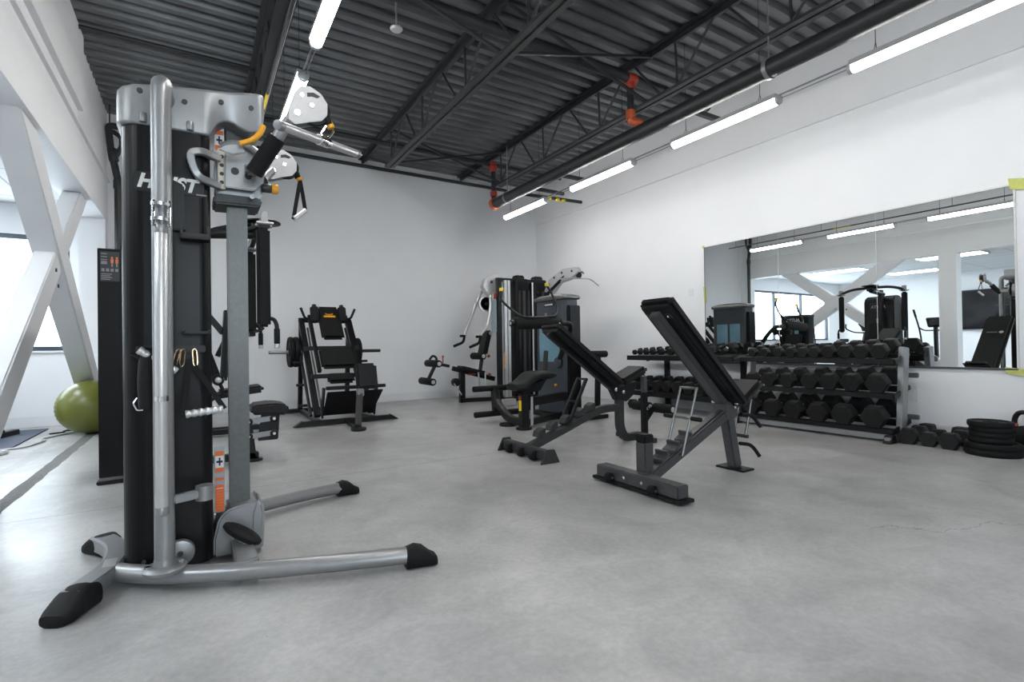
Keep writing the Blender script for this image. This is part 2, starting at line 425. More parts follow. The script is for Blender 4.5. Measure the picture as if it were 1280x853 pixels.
# ------------------------------------------------------------------ sprinkler pipes
def pipe(name, pts, r, m, label, cat='pipe', fil=0., group=None, bands=()):
    t = Thing(name, label, cat, tuple(V(pts[0])), group=group)
    b = MB(); b.tube(pts, r, fil, 16); t.part('tube', b, m)
    for p, q, rr, mm in bands:
        c = MB(); c.cyl(p, q, rr, n=16, bev=.006); t.part('coupling', c, mm)
    return t
MX = 4.36; MZ = 3.42
t = pipe('sprinkler_main', [(MX, 7.5, MZ), (MX, Y0R, MZ)], .085, PIPE, 'thick black sprinkler main running along above the right row of tube lights', bands=[((MX, 7.56, MZ), (MX, 7.47, MZ), .1, ORANGE)])
t2 = MB(); t2.cyl((MX, 7.6, MZ), (MX, 7.55, MZ), .06, n=16, bev=.02); t.part('end_cap', t2, ORANGE)
pipe('sprinkler_branch', [(-.6, 7.6, 4.12), (5.85, 7.6, 4.12)], .035, PIPE, 'black sprinkler branch pipe crossing under the deck near the back wall', bands=[((4.31, 7.6, 4.12), (4.43, 7.6, 4.12), .055, RED)])
pipe('sprinkler_branch', [(1.2, 4.28, 4.09), (5.75, 4.28, 4.09)], .06, PIPE, 'black sprinkler branch pipe crossing the joists in mid room', bands=[((4.28, 4.28, 4.09), (4.42, 4.28, 4.09), .068, RED)])
t = pipe('sprinkler_riser', [(MX, 7.55, 4.1), (MX, 7.55, 3.5)], .04, PIPE, 'short black riser with red couplings near the back wall', bands=[((MX, 7.55, 4.08), (MX, 7.55, 3.98), .062, RED), ((MX, 7.55, 3.64), (MX, 7.55, 3.56), .06, RED)])
t = pipe('sprinkler_riser', [(4.345, 4.28, 4.06), (4.345, 4.28, 3.62)], .04, PIPE, 'black riser with bright orange-red couplings, nearer of the two risers', bands=[((4.345, 4.28, 4.05), (4.345, 4.28, 3.97), .055, RED), ((4.345, 4.28, 3.72), (4.345, 4.28, 3.62), .055, ORANGE)])
e = MB(); e.tube([(4.345, 4.28, 3.62), (4.37, 4.24, 3.57), (4.42, 4.2, 3.56), (4.42, 4.2, 3.48)], .05, .03); t.part('elbow', e, ORANGE)
pipe('wall_rail', [(.2, 8.88, 4.17), (5.42, 8.88, 4.17)], .03, PIPE, 'thin black rail running along the top of the back wall', 'rail')
pipe('gas_line', [(-.45, 8.62, 4.03), (-1.0, 8.62, 4.03), (-.98, 8.62, 3.75), (-.9, 8.62, 3.3), (-.9, 8.62, 0)], .042, PIPE, 'black pipe dropping down the far left corner beside the partition', fil=.05,
     bands=[((-.965, 8.62, 3.72), (-.94, 8.62, 3.55), .055, PIPE), ((-.9, 8.62, 3.3), (-.9, 8.62, 3.18), .052, PIPE)])
pipe('gas_line', [(-.96, 8.66, 3.97), (-.86, 8.66, 3.9), (-.86, 8.66, 3.78), (-.93, 8.66, 3.62)], .03, PIPE, 'short black bypass pipe hugging the corner pipe top', fil=.04)
pipe('deck_conduit', [(XL, 6.64, 4.285), (.6, 6.64, 4.285)], .022, PIPE, 'dark conduit across the deck above the cable machine', 'conduit')
for x, z0, lab in ((-.985, 4.03, 'thin hanger rod holding the black pipe elbow at left'), (-.62, 4.03, 'thin hanger rod right of the black pipe elbow')):
    b = MB(); b.tube([(x, 8.62, z0), (x, 8.62, 4.32)], .009, n=8); single('hanger_rod', b, JOIST, lab, 'rod', (x, 8.62, z0), group='pipe hanger rods')
# struts off the main and a taped stub
for y, lab in ((6.55, 'second strut from the back on the sprinkler main'), (3.52, 'strut on the sprinkler main above the second tube light'), (5.84, 'short dark strut behind a tube light')):
    b = MB(); b.span(4.45, 5.1, y-.025, y+.025, 3.42, 3.47, .003); single('pipe_strut', b, JOIST, lab, 'strut', (4.45, y, 3.42), group='struts on the sprinkler main')
t = Thing('taped_pipe_stub', 'black pipe stub wrapped in yellow tape right of the farthest tube light', 'pipe', (4.9, 6.8, 3.42))
b = MB(); b.tube([(4.43, 6.8, 3.415), (5.68, 6.8, 3.45)], .028); t.part('tube', b, PIPE)
for x in (4.95, 5.12, 5.24):
    b = MB(); b.cyl((x, 6.8, 3.425), (x+.07, 6.8, 3.428), .031); t.part('tape_band', b, CAUTION)
# pipe clamps with rods from the deck
for y, lab in ((7.1, 'wire pipe hanger at the far end of the sprinkler main'), (2.6, 'wire pipe hanger on the sprinkler main at upper right')):
    t = Thing('pipe_hanger', lab, 'hanger', (MX, y, MZ), group='pipe hangers on the main')
    b = MB(); b.tube([(MX, y, MZ+.1), (MX, y, ZC)], .008, n=8); t.part('rod', b, SILVER)
    b = MB(); b.lathe([(.088, -.018), (.095, -.018), (.095, .018), (.088, .018)], (MX, y, MZ), Y_, 20); t.part('clamp', b, SILVER)
# ceiling sensor
t = Thing('ceiling_sensor', 'small pale disc sensor on a drop stem under the deck', 'sensor', (1.62, 4.6, 3.98))
b = MB(); b.lathe([(0, 0), (.045, .003), (.06, .02), (.055, .035), (0, .04)], (1.62, 4.6, 3.97)); t.part('disc', b, PALE_STEEL)
b = MB(); b.tube([(1.62, 4.6, 4.0), (1.62, 4.6, ZC)], .009, n=10); t.part('stem', b, PALE_STEEL)
b = MB(); b.tube([(1.64, 4.58, ZC-.01), (3.9, 4.55, ZC-.01)], .008, n=8); single('thin_conduit', b, SILVER, 'thin grey conduit running right from the ceiling sensor', 'conduit', (1.64, 4.58, ZC))

# ------------------------------------------------------------------ tube lights
def tube_light(x, y0, y1, label, group, first=None):
    t = Thing('tube_light', label, 'tube light', (x, y0, 3.24), group=group)
    b = MB(); b.cyl((x, y0+.03, 3.235), (x, y1-.03, 3.235), .043, n=20, bev=.01); t.part('diffuser', b, TUBE_L)
    b = MB(); b.span(x-.05, x+.05, y0+.02, y1-.02, 3.262, 3.29, .004); b.span(x-.05, x-.046, y0+.02, y1-.02, 3.245, 3.27, 0); b.span(x+.046, x+.05, y0+.02, y1-.02, 3.245, 3.27, 0); t.part('housing', b, PALE_STEEL)
    for y in (y0, y1):
        b = MB(); s = 1 if y == y0 else -1; b.cyl((x, y, 3.237), (x, y+.035*s, 3.237), .046, n=20, bev=.006); t.part('end_cap', b, PALE_STEEL)
    for y in (y0+.2, y1-.2):
        b = MB(); b.tube([(x-.03, y, 3.285), (x, y, 3.36), (x+.03, y, 3.285)], .003, n=6); b.tube([(x, y, 3.36), (x, y, ZC)], .003, n=6); t.part('hanger_wire', b, JOIST)
LX, RX = .76, 4.62
rows = [(LX, [(6.2, 7.5), (4.42, 5.7), (2.65, 3.93), (.87, 2.15), (-.9, .37)], 'left', 'tube lights in the left row'),
        (RX, [(6.36, 7.62), (4.5, 5.76), (2.65, 3.92), (.79, 2.07)], 'right', 'tube lights in the right row')]
ords = ['farthest', 'second farthest', 'third farthest', 'fourth farthest', 'fifth farthest', 'nearest the rear wall']
for x, l, side, g in rows:
    for i, (y0, y1) in enumerate(l): tube_light(x, y0, y1, f'glowing tube light, {ords[i]} of the row on the {side}', g)
    b = MB(); b.tube([(x, l[0][0], 3.275), (x, l[-1][1], 3.275)], .008, n=8); b.tube([(x+.02, l[0][0], 3.25), (x+.02, l[-1][1], 3.25)], .004, n=6)
    single('light_conduit', b, SILVER, f'thin conduit linking the {side} row of tube lights end to end', 'conduit', (x, 0, 3.275))
t = Thing('hung_conduit', 'black conduit with a yellow tag running beside the left tube lights', 'conduit', (.585, 3.3, 3.42))
b = MB(); b.tube([(.585, 1.2, 3.42), (.585, 8.2, 3.42)], .013, n=10); t.part('tube', b, PIPE)
b = MB(); b.tube([(.603, 1.2, 3.417), (.603, 8.2, 3.417)], .004, n=8); t.part('wire', b, CHROME)
for y in (5.3,):
    b = MB(); b.cyl((.585, y, 3.42), (.585, y+.35, 3.42), .015, n=12); t.part('tag', b, YELL2)
for y in (1.4, 3.6, 5.9, 8.0):
    b = MB(); b.tube([(.585, y, 3.42), (.585, y, 3.72)], .004, n=6); t.part('hanger_wire', b, JOIST)
# ceiling panels in the far room; the last ones are added to brighten it
for i, (x, y, lab) in enumerate(((-2.85, 7.15, 'bright ceiling panel light nearest the window in the far room'), (-2.5, 4.6, 'bright ceiling panel light in the far room behind the partition pier'), (-5.0, 6.2, 'bright ceiling panel light deepest in the far room'), (-4.6, 2.6, 'added ceiling panel light beside the wall screens'), (-2.6, 1.2, 'added ceiling panel light nearest the camera in the far room'))):
    t = Thing('ceiling_panel_light', lab, 'ceiling light', (x, y, 2.9), group='panel lights in the far room')
    b = MB(); b.span(x-.3, x+.3, y-.6, y+.6, 2.908, 2.918, .002); t.part('diffuser', b, PANEL_L)
    b = MB()
    b.span(x-.32, x-.3, y-.62, y+.62, 2.9, 2.92, .002); b.span(x+.3, x+.32, y-.62, y+.62, 2.9, 2.92, .002); b.span(x-.32, x+.32, y-.62, y-.6, 2.9, 2.92, .002); b.span(x-.32, x+.32, y+.6, y+.62, 2.9, 2.92, .002)
    t.part('frame', b, PALE_STEEL)
# ------------------------------------------------------------------ cross brace in the partition opening
t = Thing('cross_brace', 'white X-shaped steel brace standing in the left opening', 'brace', (-1.19, 6.7, 0))
xb = -1.19
def ybar(y0, z0, y1, z1, w, th): 
    b = MB(); b.bar((xb, y0, z0), (xb, y1, z1), w, th, up=X_, bev=.012); return b
t.part('diagonal_beam', ybar(5.1, 2.896, 8.68, .32, .27, .2), WHITE_STEEL)
t.part('diagonal_beam', ybar(7.72, 2.86, 6.58, 2.01, .25, .16), WHITE_STEEL)
t.part('diagonal_beam', ybar(6.36, 1.85, 3.98, .075, .25, .16), WHITE_STEEL)
for p in ((xb+.08, 6.2, 1.74), (xb+.08, 6.28, 1.6)):
    b = MB(); b.cyl(p, V(p)+X_*.008, .018, n=12); t.part('bolt', b, DKHOLE)

# ------------------------------------------------------------------ mirror on the right wall
MY0, MY1, MZ0, MZ1 = 1.46, 4.70, .71, 2.345
t = Thing('wall_mirror', 'large three-panel mirror on the right wall above the dumbbells', 'mirror', (XR, 3.1, MZ0))
ys = [MY0, 2.54, 3.62, MY1]
for a, c in zip(ys, ys[1:]):
    b = MB(); b.span(XR-.012, XR-.004, a+.002, c-.002, MZ0, MZ1, 0); t.part('mirror_panel', b, MIRROR)
for y in ys[1:3]:
    b = MB(); b.span(XR-.0125, XR-.004, y-.002, y+.002, MZ0, MZ1, 0); t.part('seam', b, WHLAB)
b = MB(); b.span(XR-.016, XR-.001, MY0-.012, MY1+.006, MZ1, MZ1+.014, .001); t.part('edge_strip', b, WHLAB)
b = MB(); b.span(XR-.022, XR-.001, MY0-.012, MY1+.006, MZ0-.02, MZ0, .002); t.part('bottom_channel', b, BRUSH)
b = MB(); b.span(XR-.016, XR-.001, MY0-.014, MY0, MZ0, MZ1, .001); t.part('edge_strip', b, WHLAB)
b = MB(); b.span(XR-.016, XR-.001, MY1, MY1+.006, MZ0, MZ1, .001); t.part('edge_strip', b, BRUSH)
def tape(y0, y1, z0, z1, lab, sk=0.):
    b = MB(); b.prism([(0, 0), (y1-y0, sk), (y1-y0+.01, z1-z0+sk), (.005, z1-z0)], (XR-.019, y0, z0), Y_, Z_, .004); single('masking_tape', b, TAPE, lab, 'tape', (XR-.019, y0, z0), group='tape on the mirror edge')
tape(1.36, 1.48, 2.28, 2.38, 'green tape piece on the top right corner of the mirror', .03)
tape(1.39, 1.53, .64, .70, 'green tape piece under the bottom right corner of the mirror', .02)
tape(4.69, 4.72, 2.33, 2.37, 'tiny green tape tab on the top left corner of the mirror')
tape(4.688, 4.71, 1.55, 1.78, 'yellowish tape strip down the left edge of the mirror')
t = Thing('power_outlet', 'white wall outlet right of the dumbbell rack', 'outlet', (XR, 2.24, .42))
b = MB(); b.span(XR-.008, XR, 2.195, 2.285, .345, .495, .003); t.part('cover_plate', b, BASEB)
for z in (.385, .455):
    b = MB(); b.cyl((XR-.011, 2.24, z), (XR-.007, 2.24, z), .02, n=16); t.part('socket', b, WHLAB)
t = Thing('light_switch', 'small white plate on the wall left of the mirror', 'switch', (XR, 4.95, 1.72))
b = MB(); b.span(XR-.008, XR, 4.91, 4.99, 1.66, 1.78, .003); t.part('cover_plate', b, BASEB)
# ------------------------------------------------------------------ cable machine in the foreground
HY = 2.82
def sy(y, k): return HY+(y-HY)*k
t = Thing('functional_trainer', 'tall silver and black dual-arm cable machine in the left foreground', 'cable machine', (0, HY, 0))
# base frame: bowed rear bar, two curved front legs, a cross bar under the column
rear = [(-.41, HY-.34, .055), (-.37, HY-.26, .06), (-.325, HY-.15, .06), (-.305, HY, .06), (-.325, HY+.15, .06), (-.37, HY+.26, .06), (-.41, HY+.34, .055)]
b = MB(); b.rect(rear, .085, .07, Z_, .1); rs = t.part('rear_stabilizer', b, SILVER)
l_ = MB(); l_.box((-.318, HY-.12, .0965), (.045, .09, .002), None, 0); t.part('label_plate', l_, PALE_STEEL, rs)
for k in (1, -1):
    pts = [(-.30, sy(2.68, k), .06), (-.14, sy(2.535, k), .06), (.14, sy(2.39, k), .06), (.43, sy(2.275, k), .06), (.72, sy(2.19, k), .055), (.84, sy(2.165, k), .05)]
    b = MB(); pp_ = b._path(pts, .2); b.sweep(pp_, [(.04*math.cos(2*PI*i/16), .036*math.sin(2*PI*i/16)) for i in range(16)], Z_); t.part('front_leg', b, SILVER)
    # rubber feet
    def foot(c, d, L, w, h):
        d = V((d[0], d[1], 0)).normalized(); s_ = Z_.cross(d); c = V(c); rings = []
        for x, kw, kh in ((-.5, .72, .62), (-.47, .85, .9), (-.2, .92, 1.), (.05, 1., .88), (.3, 1.02, .55), (.47, .8, .42), (.5, .55, .3)):
            ring = []
            for i in range(20):
                a = 2*PI*i/20; y = math.cos(a); z = math.sin(a)
                y = math.copysign(abs(y)**.6, y); z = math.copysign(abs(z)**.6, z)
                ring.append(c+d*(x*L)+s_*(y*w/2*kw)+Z_*(h*kh*(z+1)/2))
            rings.append(ring)
        m = MB(); m.loft(rings); return m
    t.part('rubber_foot', foot((.845, sy(2.163, k), 0), (1, -.12*k, 0), .14, .105, .098), RUBBER)
    t.part('rubber_foot', foot((-.405, sy(2.475, k), 0), (-.5, -.86*k, 0), .175, .12, .1), RUBBER)
b = MB(); b.bar((.17, HY-.42, .07), (.17, HY+.42, .07), .09, .06, bev=.008); b.span(-.33, .2, HY-.05, HY+.05, .035, .085, .008); t.part('cross_bar', b, SILVER)
# uprights that carry the long bars
for k in (1, -1):
    y = sy(2.505, k)
    b = MB(); b.tube([(-.12, y, .09), (-.12, y, 2.085), (-.115, sy(2.62, k), 2.10), (-.1, sy(2.72, k), 2.0)], .036, .075, 16); up = t.part('upright_post', b, SILVER)
    b = MB(); b.lathe([(0, .0), (.075, 0), (.078, .012), (.07, .02), (.04, .024), (.037, .05), (0, .05)], (-.12, y, .088), Z_, 24); fl_ = t.part('post_flange', b, SILVER)
    for dx in (-.056, .056):
        b = MB(); b.cyl((-.12+dx, y-.01*k, .105), (-.12+dx, y-.01*k, .118), .011, n=8); t.part('bolt', b, CHROME, fl_)
    b = MB(); b.bar((-.09, sy(2.50, k), .37), (.0, sy(2.52, k), .375), .03, .035, bev=.005); b.lathe([(.026, -.03), (.034, -.03), (.034, .03), (.026, .03)], (.02, sy(2.53, k), .375), Z_, 18); t.part('bar_rest', b, SILVER, up)
    b = MB(); b.cyl((-.07, sy(2.62, k), .115), (-.07, sy(2.585, k), .115), .055, n=24, bev=.008); b.span(-.1, -.05, min(sy(2.62, k), sy(2.66, k)), max(sy(2.62, k), sy(2.66, k)), .04, .12, .005); pc = t.part('pulley_cover', b, SILVER)
    b = MB(); b.cyl((-.07, sy(2.59, k), .115), (-.07, sy(2.578, k), .115), .011, n=10); t.part('bolt', b, DKHOLE, pc)
# weight stack shroud
def rrect(x0, x1, hw, r0, r1, n=8):
    pts = []
    for cx, cy, r, a0 in ((x1-r1, hw-r1, r1, 0), (x0+r0, hw-r0, r0, 90), (x0+r0, -hw+r0, r0, 180), (x1-r1, -hw+r1, r1, 270)):
        for i in range(n+1): a = R(a0+90*i/n); pts.append((cx+r*math.cos(a), cy+r*math.sin(a)))
    return pts
out = rrect(-.275, .055, .17, .09, .05)
b = MB(); b.prism(out, (0, HY, 1.01), X_, Y_, 1.95, .004); sh = t.part('weight_shroud', b, SHROUD)
b = MB(); b.span(-.225, .03, HY-.176, HY-.165, 1.66, 1.745, .006); sp = t.part('name_plate', b, BLACK, sh)
t.part('lettering', text_mb('HOIST', .08, (-.107, HY-.1765, 1.703), X_, Z_, .28, .001, .0035, sx=.93), WHLAB, sh, label='white slanted maker lettering')
b = MB(); b.span(.0, .04, HY-.178, HY-.176, 1.668, 1.674, 0); t.part('small_print', b, GREYLAB, sh)
b = MB(); b.cyl((-.20, HY-.168, .09), (-.20, HY-.178, .09), .009, n=8); t.part('bolt', b, CHROME, sh)
# trays on the shroud
def tray(z, h, x0, x1, lab=None):
    b = MB(); y0 = HY-.17
    b.span(x0, x1, y0-.085, y0, z, z+.012, .003); b.span(x0, x1, y0-.085, y0-.075, z, z+h*.4, .003); b.span(x0, x0+.01, y0-.085, y0, z, z+h, .003); b.span(x1-.01, x1, y0-.085, y0, z, z+h, .003)
    t.part('accessory_tray', b, BLACK)
tray(1.46, .06, -.06, .05); tray(1.05, .02, -.055, .05)
b = MB(); b.prism([(-.10, 1.50), (-.04, 1.50), (-.045, 1.70), (-.09, 1.72)], (0, HY-.19, 0), X_, Z_, .03, .006); t.part('accessory_hook', b, BLACK)
b = MB(); b.bar((-.22, HY-.20, .985), (.03, HY-.20, .985), .025, .03, bev=.004); b.span(-.2, -.18, HY-.2, HY-.165, .97, 1., .002); b.span(0, .02, HY-.2, HY-.165, .97, 1., .002); t.part('accessory_rail', b, BLACK)
# cast silver top: one shell lofted from the round back end to the flared head over the column
secs = [(-.288, .10, 1.952, 2.075), (-.282, .135, 1.948, 2.092), (-.262, .160, 1.945, 2.105), (-.225, .176, 1.945, 2.116), (-.15, .179, 1.945, 2.13), (-.06, .179, 1.945, 2.143), (.03, .179, 1.945, 2.155),
        (.052, .178, 1.947, 2.158), (.062, .172, 1.965, 2.159), (.072, .167, 1.99, 2.16), (.088, .160, 2.015, 2.162), (.108, .152, 2.031, 2.165), (.13, .146, 2.038, 2.168), (.15, .143, 2.034, 2.171), (.17, .144, 2.022, 2.175),
        (.195, .150, 2.008, 2.180), (.22, .160, 2.0, 2.185), (.245, .171, 2.004, 2.188), (.262, .180, 2.022, 2.189), (.272, .182, 2.05, 2.187), (.276, .172, 2.075, 2.178)]
rings = []
for x, hw, zb, zt in secs:
    ring = []
    rr = min(.022, (zt-zb)*.3)
    ht = hw if x < .03 else .179+(.003 if x < .27 else -.004)
    for cy, cz, a0 in ((ht-rr, zt-rr, 0), (-ht+rr, zt-rr, 90), (-hw+rr*.5, zb+rr*.5, 180), (hw-rr*.5, zb+rr*.5, 270)):
        r_ = rr if a0 < 180 else rr*.5
        for i in range(6):
            a = R(a0+90*i/5); ring.append(V((x, HY+cy+r_*math.cos(a), cz+r_*math.sin(a))))
    rings.append(ring)
b = MB(); b.loft(rings); cap = t.part('top_shroud', b, CAST)
for p in ((-.20, HY-.184, 2.085), (-.04, HY-.184, 2.075), (.10, HY-.178, 2.11), (.222, HY-.181, 2.11)):
    b = MB(); b.cyl(p, V(p)+Y_*.02, .011, n=12); t.part('bolt', b, DKHOLE)
for x in (-.19, -.02):
    b = MB(); b.cyl((x, HY-.185, 1.95), (x, HY-.185, 1.99), .014, n=12, bev=.004); t.part('boss', b, CAST)
# column
b = MB(); b.span(.125, .212, HY-.045, HY+.045, .1, 2.05, .006)
b.cur = 1
for i in range(14): b.cyl((.2115, HY, .45+i*.09), (.2135, HY, .45+i*.09), .011, n=10)
b.cur = 0
t.part('column', b, [BRUSH, DKHOLE])
# warning placard beside the column: steel strip with orange labels
b = MB(); b.span(.06, .105, HY-.06, HY-.052, .215, .525, .003); pl_ = t.part('label_strip', b, SILVER)
def lab(x0, x1, z0, z1, m, nm='warning_label', y=HY-.0615, pr=None):
    b = MB(); b.span(x0, x1, y, y+.002, z0, z1, 0); return t.part(nm, b, m, pr or pl_)
lab(.066, .1, .41, .50, WHLAB); lab(.066, .1, .48, .502, ORLAB, y=HY-.0625); lab(.066, .1, .405, .425, ORLAB, y=HY-.0625); lab(.07, .096, .448, .458, NAVY, 'warning_print', HY-.0625); lab(.08, .087, .435, .472, NAVY, 'warning_print', HY-.0625)
lab(.066, .1, .365, .378, ORLAB); lab(.066, .1, .22, .345, ORLAB)
for i in range(8): lab(.069, .097, .232+i*.0135, .235+i*.0135, WHLAB if i == 7 else SKINLAB, 'warning_print', HY-.0625)
b = MB(); b.span(.075, .115, HY-.06, HY-.052, 1.86, 2.06, .003); p2_ = t.part('label_strip', b, WHLAB)
lab(.078, .112, 2.0, 2.02, ORLAB, pr=p2_); lab(.078, .112, 1.925, 1.95, ORLAB, pr=p2_); lab(.083, .107, 1.97, 1.98, NAVY, 'warning_print', pr=p2_); lab(.091, .098, 1.956, 1.994, NAVY, 'warning_print', pr=p2_)
# foot shroud and pedal
b = MB(); b.prism([(.055, .02), (.055, .10), (.075, .19), (.105, .225), (.14, .238), (.235, .252), (.252, .245), (.262, .2), (.262, .02)], (0, HY, 0), X_, Z_, .2, .028, 3); t.part('foot_shroud', b, CAST)
b = MB(); b.prism([(.20, .03), (.262, .03), (.272, .2), (.256, .255), (.225, .262), (.205, .2)], (0, HY, 0), X_, Z_, .225, .02, 3); t.part('foot_shroud_rib', b, CAST)
b = MB(); d = V((.085, 0, -.062)).normalized(); c = V((.168, HY-.2, .142)); n_ = V((.59, -.15, .79)).normalized(); s2 = n_.cross(d)
rings = []
for h, k in ((-.014, .9), (-.008, 1.), (.006, 1.), (.012, .88)):
    rings.append([c+n_*h+d*(.092*k*math.cos(2*PI*i/28))+s2*(.06*k*math.sin(2*PI*i/28)) for i in range(28)])
b.loft(rings); t.part('foot_pedal', b, RUBBER)
b = MB(); b.bar(c-n_*.01+V((.01, 0, -.02)), (.18, HY-.09, .10), .04, .03, bev=.005); b.bar((.185, HY-.2, .12), (.185, HY-.2, .03), .05, .04, bev=.006); t.part('pedal_arm', b, SILVER)
# carriage
b = MB(); b.prism([(.075, 1.71), (.09, 1.69), (.255, 1.69), (.275, 1.72), (.285, 1.86), (.25, 1.925), (.10, 1.925), (.075, 1.89)], (0, HY, 0), X_, Z_, .17, .012); car = t.part('carriage', b, SILVER)
b = MB(); b.prism([(.07, 1.665), (.265, 1.67), (.275, 1.705), (.26, 1.715), (.085, 1.715), (.065, 1.70)], (0, HY, 0), X_, Z_, .19, .008); t.part('carriage_skirt', b, GREYF)
b = MB(); b.rect([(.09, HY-.15, 1.855), (.02, HY-.205, 1.86), (-.022, HY-.21, 1.845), (-.014, HY-.21, 1.79), (.010, HY-.21, 1.74), (.09, HY-.15, 1.73)], .03, .03, Y_, .035); t.part('carriage_handle', b, SILVER)
b = MB(); b.prism([(.085, 1.73), (.118, 1.73), (.118, 1.92), (.085, 1.92)], (0, HY-.105, 0), X_, Z_, .02, .004)
t.part('index_strip', b, CREAM)
for z in (1.76, 1.80, 1.84, 1.88):
    b = MB(); b.lathe([(0, 0), (.009, 0), (.009, .003), (0, .003)], (.102, HY-.1155, z), Y_, 12); t.part('index_hole', b, DKHOLE)
for k in (1, -1):
    y = sy(HY-.125, k)
    b = MB(); b.prism([(.115, 1.735), (.235, 1.735), (.275, 1.78), (.285, 1.84), (.245, 1.90), (.19, 1.93), (.14, 1.925), (.115, 1.9)], (0, y, 0), X_, Z_, .016, .004); sp_ = t.part('arm_pivot_plate', b, SILVER)
    for hx, hz, hr, hm in ((.155, 1.815, .017, DKHOLE), (.21, 1.80, .015, DKHOLE), (.205, 1.845, .012, CHROME), (.225, 1.705, .011, CHROME)):
        b = MB(); yy = y-.009*k; b.cyl((hx, yy, hz), (hx, yy-.004*k, hz), hr, n=14); t.part('bolt', b, hm, sp_)
    b = MB(); b.tube([(.10, y+.02*k, 1.93), (.15, y, 1.95), (.22, y-.02*k, 1.935), (.26, y-.03*k, 1.90)], .018, .03, 12); t.part('release_lever', b, SILVER)
b = MB(); b.cyl((.27, HY-.1, 1.765), (.315, HY-.1, 1.765), .022, n=20, bev=.006); kn = t.part('knob_collar', b, GREYF)
b = MB(); b.cyl((.312, HY-.1, 1.765), (.345, HY-.1, 1.765), .024, n=20, bev=.008); t.part('pull_knob', b, YELLOW)
# swing arms with pulley heads
for k in (1, -1):
    p0 = V((.225, sy(2.57, k), 1.785)); p1 = V((.338, sy(2.46, k), 1.975)); p2 = V((.395, sy(2.40, k), 2.045))
    b = MB(); b.bar((.22, sy(2.69, k), 1.83), p0+(p1-p0)*.15, .05, .05, bev=.01); b.tube([p0, p1, p1+(p2-p1)*.55], .026, 0, 14); arm = t.part('swing_arm', b, PLATEM)
    b = MB(); b.tube([p0, p0+(p1-p0)*.78], .037, 0, 16); t.part('arm_sleeve', b, FOAM, arm)
    dd = (p1-p0).normalized(); a_ = V((dd.x, 0, dd.z)).normalized(); up_ = V((-a_.z, 0, a_.x))
    for yo in (-.028, .028):
        poly = [(-.07, .012), (-.03, .035), (.05, .055), (.095, .05), (.12, .02), (.125, -.03), (.105, -.075), (.06, -.1), (.02, -.095), (-.02, -.06), (-.07, -.02)]
        o = p2+V((-.005, yo, -.012)); b = MB(); b.prism(poly, o, a_, up_, .006, .002); pp2 = t.part('pulley_plate', b, PLATEM)
        for x, z, rr in ((-.02, .0, .013), (.05, -.03, .011), (.06, .025, .008)):
            q = o+a_*x+up_*z; b = MB(); sg = -1 if yo < 0 else 1; b.cyl(q+Y_*(.003*sg), q+Y_*(.008*sg), rr, n=12); t.part('bolt', b, CHROME, pp2)
        b = MB(); b.prism([(.07, .005), (.085, .015), (.105, -.005), (.11, -.035), (.095, -.03), (.085, -.008)], o+Y_*(-.0035 if yo < 0 else .0035), a_, up_, .002); t.part('plate_slot', b, DKHOLE, pp2)
    q = p2+a_*.05-up_*.04-V((0, 0, .012)); b = MB(); b.lathe([(0, -.014), (.06, -.014), (.068, -.012), (.058, 0), (.068, .012), (.06, .014), (0, .014)], q, Y_, 28); t.part('pulley', b, BLACK)
    e = q+a_*.06+V((0, 0, -.02)); 
    b = MB(); b.tube([e, e+V((.02, -.0, -.055)), e+V((.035, 0, -.085))], .019, .02, 12, ); t.part('cable_stop', b, RUBBER)
    b = MB(); b.cyl(e+V((.03, 0, -.07)), e+V((.045, 0, -.098)), .017, n=14, bev=.004); t.part('stop_clip', b, YELLOW)
    if k == 1: CLIP = e+V((.045, 0, -.098))
    else: CLIP2 = e+V((.045, 0, -.098))
b = MB(); b.tube([(.264, HY-.26, 2.005), (.254, HY-.26, 1.972), (.222, HY-.26, 1.93), (.168, HY-.255, 1.905)], .0125, .03, 12); t.part('lever_grip', b, YELLOW, label='amber curved release lever grip')
b = MB(); b.prism([(.085, 1.872), (.11, 1.895), (.145, 1.907), (.178, 1.912), (.19, 1.88), (.14, 1.86)], (0, HY-.225, 0), X_, Z_, .012, .003); t.part('lever_guard', b, SILVER)

# things hung on the machine
def bar_between(name, lab_, cat, p, q, r, group=None, cap=True):
    t = Thing(name, lab_, cat, tuple(V(p)), group=group)
    b = MB(); b.cyl(p, q, r, n=18, bev=.006); t.part('bar', b, PALE_STEEL)
    d = (V(q)-V(p)).normalized()
    if cap:
        for a, c in ((V(p)-d*.004, V(p)+d*.03), (V(q)-d*.03, V(q)+d*.004)):
            b = MB(); b.cyl(a, c, r*1.07, n=18, bev=.004); t.part('end_cap', b, SILVER)
    return t
p, q = V((.272, 2.15, 1.856)), V((.705, 2.6, 1.969))
m_ = p.lerp(q, .5)
t = bar_between('straight_cable_bar', 'straight pale steel bar clipped to the near pulley arm', 'cable bar', p, q, .0185)
b = MB(); d = (q-p).normalized(); b.cyl(m_-d*.04, m_+d*.04, .0235, n=18, bev=.004); t.part('collar', b, CHROME)
def carabiner(p, q, w, r, m, lab_, group=None, rz=0):
    p, q = V(p), V(q); d = (q-p); s_ = d.cross(Y_).normalized()*w
    if s_.length < 1e-4: s_ = X_*w
    b = MB(); pts = [p+s_*.4, p+d*.15+s_, q-d*.15+s_, q+s_*.3, q-s_*.3, q-d*.15-s_, p+d*.15-s_, p-s_*.4, p+s_*.4]; b.tube(pts, r, .01, 8)
    return single('carabiner', b, m, lab_, 'carabiner', tuple(p), group=group)
carabiner(CLIP+V((0, 0, .01)), m_+V((0, 0, .018)), .018, .005, CHROME, 'steel carabiner holding the straight bar under the near pulley')
